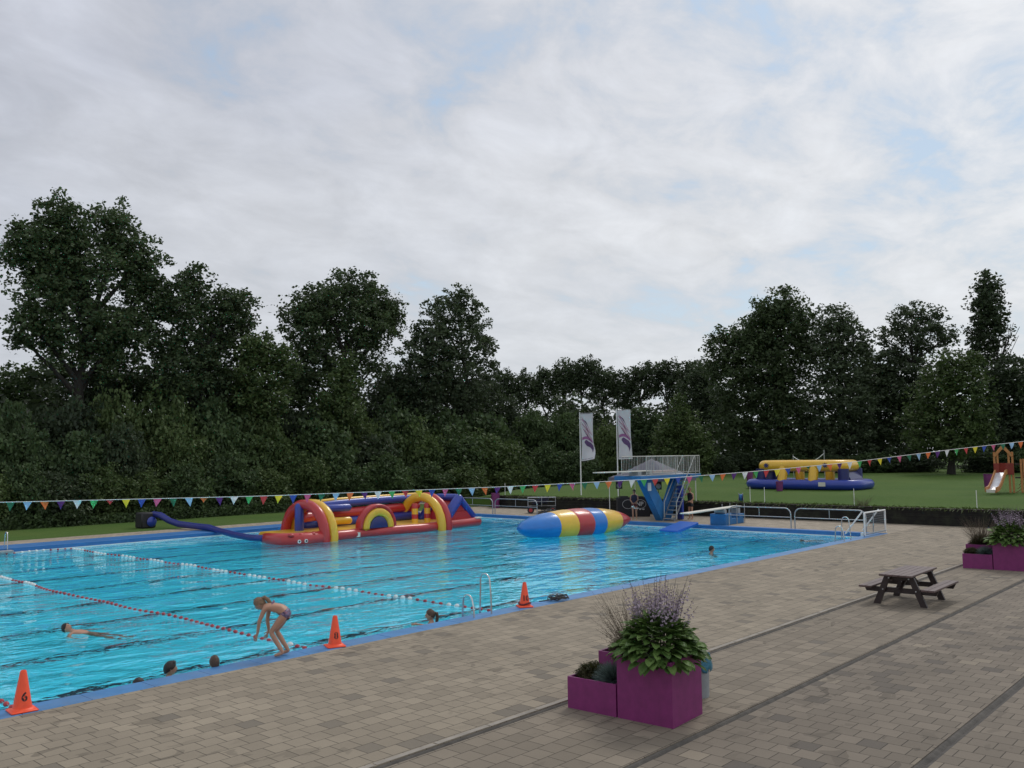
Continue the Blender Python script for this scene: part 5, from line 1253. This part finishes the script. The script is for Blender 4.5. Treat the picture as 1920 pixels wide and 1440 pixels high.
def planter_cluster(ox, oy, rz, lab, seed, bin_):
    rng = np.random.default_rng(seed); base = xf((ox, oy, 0), rz)
    def W_(x, y, z=0): return tuple(base @ Vector((x, y, z)))
    def boxp(x, y, w, h_, label):
        o = thing('planter_box', label, 'planter', W_(x, y), rz, 'square magenta planter boxes'); t = MB(); k = w / 2; th = .03
        t.box(-k, k, -k, -k + th, 0, h_); t.box(-k, k, k - th, k, 0, h_); t.box(-k, -k + th, -k + th, k - th, 0, h_); t.box(k - th, k, -k + th, k - th, 0, h_)
        t.build('walls', 'purple', o, smooth=0); t = MB(); t.box(-k + th, k - th, -k + th, k - th, .02, h_ - .07); t.build('soil', 'soil', o, smooth=0); return o
    def put(name, V, T, m, par): return quads(name, V, T, m, par)
    boxp(0, 0, .87, .87, 'tallest magenta planter box %s, with big leafy hostas' % lab)
    boxp(-.02, .875, .83, .45, 'lowest magenta planter box %s, with heather and blue grass' % lab)
    boxp(.86, .90, .83, .66, 'middle height magenta planter box %s, behind the low one' % lab)
    h_ = thing('hosta_plant', 'big leafy hosta with pale violet flower spikes in the tall planter %s' % lab, 'plant', W_(0, 0, .80), rz)
    V, T = hosta_leaves(rng, 680, .56, .52); V[:, :, 2] = np.where((np.abs(V[:, :, 0]) < .42) & (np.abs(V[:, :, 1]) < .42), np.maximum(V[:, :, 2], .0), V[:, :, 2])
    put('leaves', V, T, 'hosta', h_)
    V, T, tips = stalks(rng, 66, .44, .72, 1.16, .68); put('flower_stalks', np.array(V), T, 'stalk', h_)
    V, T = florets(rng, tips, 12, .055); put('flowers', V, T, 'petal', h_)
    h_ = thing('lavender_plant', 'dry looking lavender with thin stems in the middle planter %s' % lab, 'plant', W_(.86, .90, .60), rz)
    V, T, tips = stalks(rng, 280, .45, .32, .92, 1.05, .003); put('stems', np.array(V), T, 'drystem', h_)
    V, T = florets(rng, tips, 5, .02); put('flowers', V, T, 'drystem', h_)
    V, T = fescue(rng, (0, 0, 0), .42, 1500, 1.); put('foliage', V, T, 'heather', h_)
    h_ = thing('heather_plant', 'dark clipped heather at the left end of the low planter %s' % lab, 'plant', W_(-.12, 1.06, .38), rz)
    V, T = foliage([(0, 0, .06, .25, .2, .16), (.1, .04, .06, .2, .18, .15)], rng, .035, .05, per=20, cover=4., aspect=.3); put('foliage', V, T, 'heather', h_)
    V, T = fescue(rng, (0, 0, .05), .27, 1100, .8); put('twigs', V, T, 'heather', h_)
    h_ = thing('blue_fescue', 'blue-grey tuft of fescue grass beside the tall planter %s' % lab, 'plant', W_(-.12, .68, .38), rz)
    V, T = fescue(rng, (0, 0, 0), .34, 1900, .95); put('blades', V, T, 'fescue', h_)
    if bin_:
        o = thing('litter_bin', 'grey litter bin with a blue bag behind the near planters', 'bin', (12.12, 7.16, 0))
        MB().lathe([(.15, 0), (.155, .02), (.165, .62), (.17, .63), (.155, .63), (.15, .05)], 22, caps=False).build('drum', 'greyplastic', o)
        t = MB(); n = 26; rd = random.Random(4); vs = []
        prof = ((.150, .60), (.172, .645), (.182, .62), (.195, .55), (.205, .48), (.20, .42), (.185, .40))
        for r, z in prof:
            for k in range(n): w_ = 1 + .05 * math.sin(k * 3.1 + z * 20) + .035 * rd.uniform(-1, 1); vs.append((r * w_ * math.cos(2 * math.pi * k / n), r * w_ * math.sin(2 * math.pi * k / n), z + (.035 * math.sin(k * 1.7) if z < .5 else 0)))
        t.add(vs, [(i * n + k, i * n + (k + 1) % n, i * n + n + (k + 1) % n, i * n + n + k) for i in range(len(prof) - 1) for k in range(n)]); t.build('bag', 'binbag', o)
        t = MB(); t.ball((0, 0, .63), (.13, .13, .07), 12, 6); t.build('rubbish', 'white', o)
planter_cluster(10.88, 7.06, R_(3.5), 'in the foreground', 90, True)
planter_cluster(30.83, 7.08, R_(6.5), 'at the right edge', 91, False)

# ------------------------------------------------------------------ picnic table
pt = thing('picnic_table', 'dark plank picnic table with two attached benches', 'picnic table', (22.86, 7.53, 0), R_(1.2))
t = MB()
for i in range(5): t.box(-1.03, 1.03, -.375 + i * .152, -.375 + i * .152 + .142, .705, .75, bev=.006)
t.build('tabletop', 'topwood', pt, smooth=0)
for s_ in (-1, 1):
    t = MB()
    for i in range(2): y = s_ * (.57 + i * .152); t.box(-1.03, 1.03, min(y, y + s_ * .142), max(y, y + s_ * .142), .405, .45, bev=.006)
    t.build('bench', 'topwood', pt, smooth=0)
for x in (-.72, .72):
    for s_ in (-1, 1):
        t = MB(); t.prism([(s_ * .19, .70), (s_ * .33, .70), (s_ * .62, 0), (s_ * .47, 0)], 'x', x - .04, x + .04); t.build('leg', 'darkwood', pt, smooth=0)
    t = MB(); t.prism([(-.86, .40), (.86, .40), (.80, .28), (-.80, .28)], 'x', x + .042, x + .11); t.build('bench_support', 'darkwood', pt, smooth=0)
    t = MB(); t.prism([(-.36, .704), (.36, .704), (.30, .59), (-.30, .59)], 'x', x + .042, x + .10); t.build('top_support', 'darkwood', pt, smooth=0)
    for y, z in ((-.33, .36), (-.2, .64), (.33, .36), (.2, .64)): t = MB(); t.lathe([(0, -.01), (.018, -.01), (.018, .01), (0, .01)], 8, xf((x - .045, y * 1.15, z), 0, 0, R_(90))); t.build('bolt', 'steel', pt)
for s_ in (-1, 1): t = MB(); t.prism([(s_ * .74, .34), (s_ * .68, .40), (s_ * .05, .70), (s_ * .05, .62)], 'y', -.04, .04); t.build('brace', 'darkwood', pt, smooth=0)

# ------------------------------------------------------------------ things on the lawn
ic = thing('bouncy_castle', 'yellow and navy inflatable arena with a yellow ring roof on the lawn', 'inflatable', (55.8, 24.38, lawn(55.8)), 0)
t = MB(); a, b_ = 3.62, 1.7
loop = []
for i in range(49):
    an = 2 * math.pi * i / 48; loop.append((b_ * math.copysign(abs(math.cos(an)) ** .45, math.cos(an)), a * math.copysign(abs(math.sin(an)) ** .45, math.sin(an)), .3))
t.tube(loop, .32, 14, caps=False); t.build('base_ring', 'v_blue', ic)
t = MB(); t.box(-1.5, 1.5, -3.45, 3.45, .05, .3, bev=.05); t.build('floor', 'v_navy', ic)
t = MB(); loop = []
for i in range(49):
    an = 2 * math.pi * i / 48; loop.append((1.15 * math.copysign(abs(math.cos(an)) ** .4, math.cos(an)), 2.75 * math.copysign(abs(math.sin(an)) ** .4, math.sin(an)), 1.48))
t.tube(loop, .36, 14, caps=False); rr_ = t.build('roof_ring', 'v_yel', ic)
for y in (-.95, 1.1):
    for x in (-1.25, 1.2): t = MB(); t.tube([(x - (.42 if x < 0 else 0), y, .30), (x, y, 1.35)], .30, 14, dome=True); t.build('yellow_post', 'v_yel', ic)
for y in (-2.75, 2.75):
    for x in (-1.1, 1.1): t = MB(); t.tube([(x, y, .4), (x, y, 1.3)], .34, 12); t.build('blue_post', 'v_navy', ic)
    t = MB(); s_ = 1 if y > 0 else -1; t.prism([(y, .45), (y + s_ * .7, .45), (y + s_ * .4, .66), (y + s_ * .12, 1.1), (y, 1.1)], 'x', -1.0, 1.0); t.build('end_wedge', 'v_navy', ic, smooth=0)
for y in (-1.75, 2.2):
    me_ = MB(); n = 9; me_.add([(-1.49 - .0, y + (.24 if i % 2 == 0 else .11) * math.cos(2 * math.pi * i / (2 * n)), 1.52 + (.2 if i % 2 == 0 else .1) * math.sin(2 * math.pi * i / (2 * n))) for i in range(2 * n)], [tuple(range(2 * n))]); me_.build('printed_splash', 'v_navy', rr_, smooth=0)
t = MB(); t.box(-2.035, -2.015, -1.95, -1.5, .22, .48); t.build('safety_label', 'ivory', ic, smooth=0)
def pbin(label, x, y, h_, r, z=None):
    o = thing('waste_drum', label, 'bin', (x, y, lawn(x) if z is None else z), 0, 'purple bins'); 
    MB().lathe([(r * .85, 0), (r * .88, .02), (r, h_ - .04), (r * 1.06, h_ - .03), (r * 1.06, h_), (r * .95, h_), (r * .9, .1)], 18, caps=False).build('drum', 'binpurple', o)
    MB().lathe([(r * .98, h_ - .06), (r * .6, h_ - .05), (.01, h_ - .05)], 18, caps=False).build('liner', 'tent', o)
def lawn_at(px, py):
    x = 47.
    for _ in range(60):
        p_ = at(px, py, x=x)
        if p_[2] <= lawn(x): break
        x += .5
    return x, at(px, py, x=x)[1]
x, y = lawn_at(1462, 922); pbin('purple bin in front of the yellow and navy inflatable', x, y, .62, .22)
x, y = lawn_at(1406, 906); pbin('purple bin at the left end of the yellow and navy inflatable', x, y, .85, .24)
x, y = lawn_at(1854, 914); pbin('purple bin left of the playground slide', x, y, .82, .27)
pbin('tall purple bin at the left end of the dark timber wall', 45.9, 43.1, 1.05, .3, 0)
# volleyball net
vb = thing('volleyball_net', 'slack volleyball net cord between two poles behind the inflatable', 'net', (63, 28.5, lawn(63)))
pa, pb_ = at(1487, 856, x=63), at(1545, 850, x=63); za, zb_ = pa[2] - lawn(63), pb_[2] - lawn(63)
for p_, z in ((pa, za + .15), (pb_, zb_ + .25)): MB().tube([(0, p_[1] - 28.5, 0), (0, p_[1] - 28.5, z)], .03, 6).build('pole', 'steel', vb)
t = MB(); t.tube([(0, pa[1] - 28.5 + (pb_[1] - pa[1]) * f, za + (zb_ - za) * f - .55 * math.sin(math.pi * f)) for f in [i / 12 for i in range(13)]], .03, 6); t.build('net_tape', 'white', vb)
# playground
pg = thing('playground_tower', 'honey timber climbing tower with gable frame, red panels and a metal slide', 'playground', (55.0, 12.75, lawn(55)), toC(55, 12.75))
# local +x faces the camera, local y to the right seen from behind; picture right is local +y
for x in (-.5, .5):
    for y in (-.42, -.26, .28, .46):
        t = MB(); t.box(x - .05, x + .05, y - .05, y + .05, 0 if abs(y) > .4 or y == .28 else 1.0, 2.25 if abs(y) > .4 else 2.2); t.build('post', 'wood_or', pg, smooth=0)
    t = MB(); t.prism([(-.48, 2.05), (-.36, 1.98), (.02, 2.42), (.40, 1.98), (.52, 2.05), (.08, 2.62), (-.04, 2.62)], 'x', x + .052, x + .11); t.build('gable_beam', 'wood_or', pg, smooth=0)
t = MB(); t.box(-.52, .52, -.45, .5, 1.0, 1.08); t.build('floor', 'wood_or', pg, smooth=0)
for y0_, y1_ in ((-.47, -.2), (.1, .5)): t = MB(); t.box(.56, .60, y0_, y1_, 1.0, 1.62); t.build('panel', 'panel_red', pg, smooth=0)
t = MB(); t.box(-.6, -.56, -.45, .5, 1.0, 1.62); t.build('panel', 'panel_red', pg, smooth=0)
sp = [(.62, 1.12), (.85, 1.08), (1.5, .5), (1.85, .26), (2.15, .2), (2.35, .2)]
t = MB(); vs = []
for x, z in sp: vs += [(x, -.34, z), (x, .14, z)]
for x, z in sp: vs += [(x, -.34, z - .03), (x, .14, z - .03)]
n = len(sp); t.add(vs, [(2 * i, 2 * i + 1, 2 * i + 3, 2 * i + 2) for i in range(n - 1)] + [(2 * n + 2 * i, 2 * n + 2 * i + 2, 2 * n + 2 * i + 3, 2 * n + 2 * i + 1) for i in range(n - 1)] + [(0, 1, 2 * n + 1, 2 * n), (2 * n - 2, 4 * n - 2, 4 * n - 1, 2 * n - 1)])
sl_ = t.build('slide', 'slide', pg, smooth=60); sl_.rotation_euler = (0, 0, R_(-19)); sl_.location = (.02, .2, 0)
for y in (-.37, .17):
    t = MB(); t.prism([(x, z + .17) for x, z in sp] + [(x, z - .08) for x, z in sp[::-1]], 'y', y - .03, y + .03); t.build('side_board', 'wood_or', sl_, smooth=0)
t = MB(); t.box(2.36, 2.4, -.3, .12, .08, .24); t.build('end_lip', 'ivory', sl_, smooth=0)
for x, y in ((.1, 1.0), (.1, 1.12), (-.5, 1.0), (.15, .86)): t = MB(); t.box(x - .05, x + .05, y - .05, y + .05, 0, 1.85 if y < 1.1 else 1.2); t.build('post', 'wood_or', pg, smooth=0)
t = MB(); t.box(-.1, .0, .55, 3.2, 1.52, 1.6); t.box(-.1, .0, .55, 3.2, .78, .86); t.build('bridge_rail', 'darkwood', pg, smooth=0)
t = MB(); t.box(.05, .1, .9, 1.5, .88, 1.1); t.build('bridge_panel', 'binpurple', pg, smooth=0)
t = MB(); rd = random.Random(3)
for i in range(5): t.tube([(.12, .55 + i * .08, .0 + i * .2), (.12, 1.0, .3 + i * .25)], .015, 5)
t.build('climbing_rope', 'panel_red', pg)
# thin fence posts on the lawn edge
fp = MB(); fp.tube([(0, 0, 0), (0, 0, .95)], [.02, .015], 6); fp = fp.build('fence_post', 'white')
lbs = (('thin white fence post above the left end of the low board railing', 1407, 945), ('thin white fence post just right of the one above the low board railing', 1434, 945), ('thin white fence post above the rounded railing by the goal', 1602, 948), ('thin white fence post above the right planters', 1832, 952), ('thin white fence post above the purple bin at the wall end', 947, 925))
for i, (l, px, py) in enumerate(lbs):
    o = fp if i == 0 else fp.copy()
    if i: C.objects.link(o)
    p_ = at(px, py, x=46.9); o.location = (46.9, p_[1], lawn(46.9) - .05); tag(o, l, 'post', 'thin white posts on the lawn edge')
t = MB(); t.lathe([(.0, -.12), (.26, -.12), (.26, -.09), (.16, -.09), (.16, .09), (.26, .09), (.26, .12), (0, .12)], 18, xf((0, 0, .3), .5, R_(90))); hr = thing('hose_reel', 'dark blue hose reel on top of the wall behind the low board', 'hose reel', (46.75, 24.5, lawn(46.75)))
t.build('drum', 'v_navy', hr); t = MB(); t.tube([(.18 * math.cos(i * .55), .18 * math.sin(i * .55), -.07 + .0035 * i) for i in range(40)], .022, 6, T=xf((0, 0, .3), .5, R_(90))); t.build('hose', 'towerblue', hr)
t = MB(); t.tube([(0, -.15, 0), (0, -.15, .3)], .015, 6); t.tube([(0, .15, 0), (0, .15, .3)], .015, 6); t.build('stand', 'steel', hr)
# dry weeds on the lawn edge
rng = np.random.default_rng(8); V, T, tips = stalks(rng, 80, .5, .25, .6, 1., .004)
o = quads('dry_weeds', np.array(V), T, 'drystem'); p_ = at(1618, 945, x=46.9); o.location = (46.9, p_[1], lawn(46.9)); tag(o, 'clump of dry brown weeds on the wall top above the goal', 'weeds')
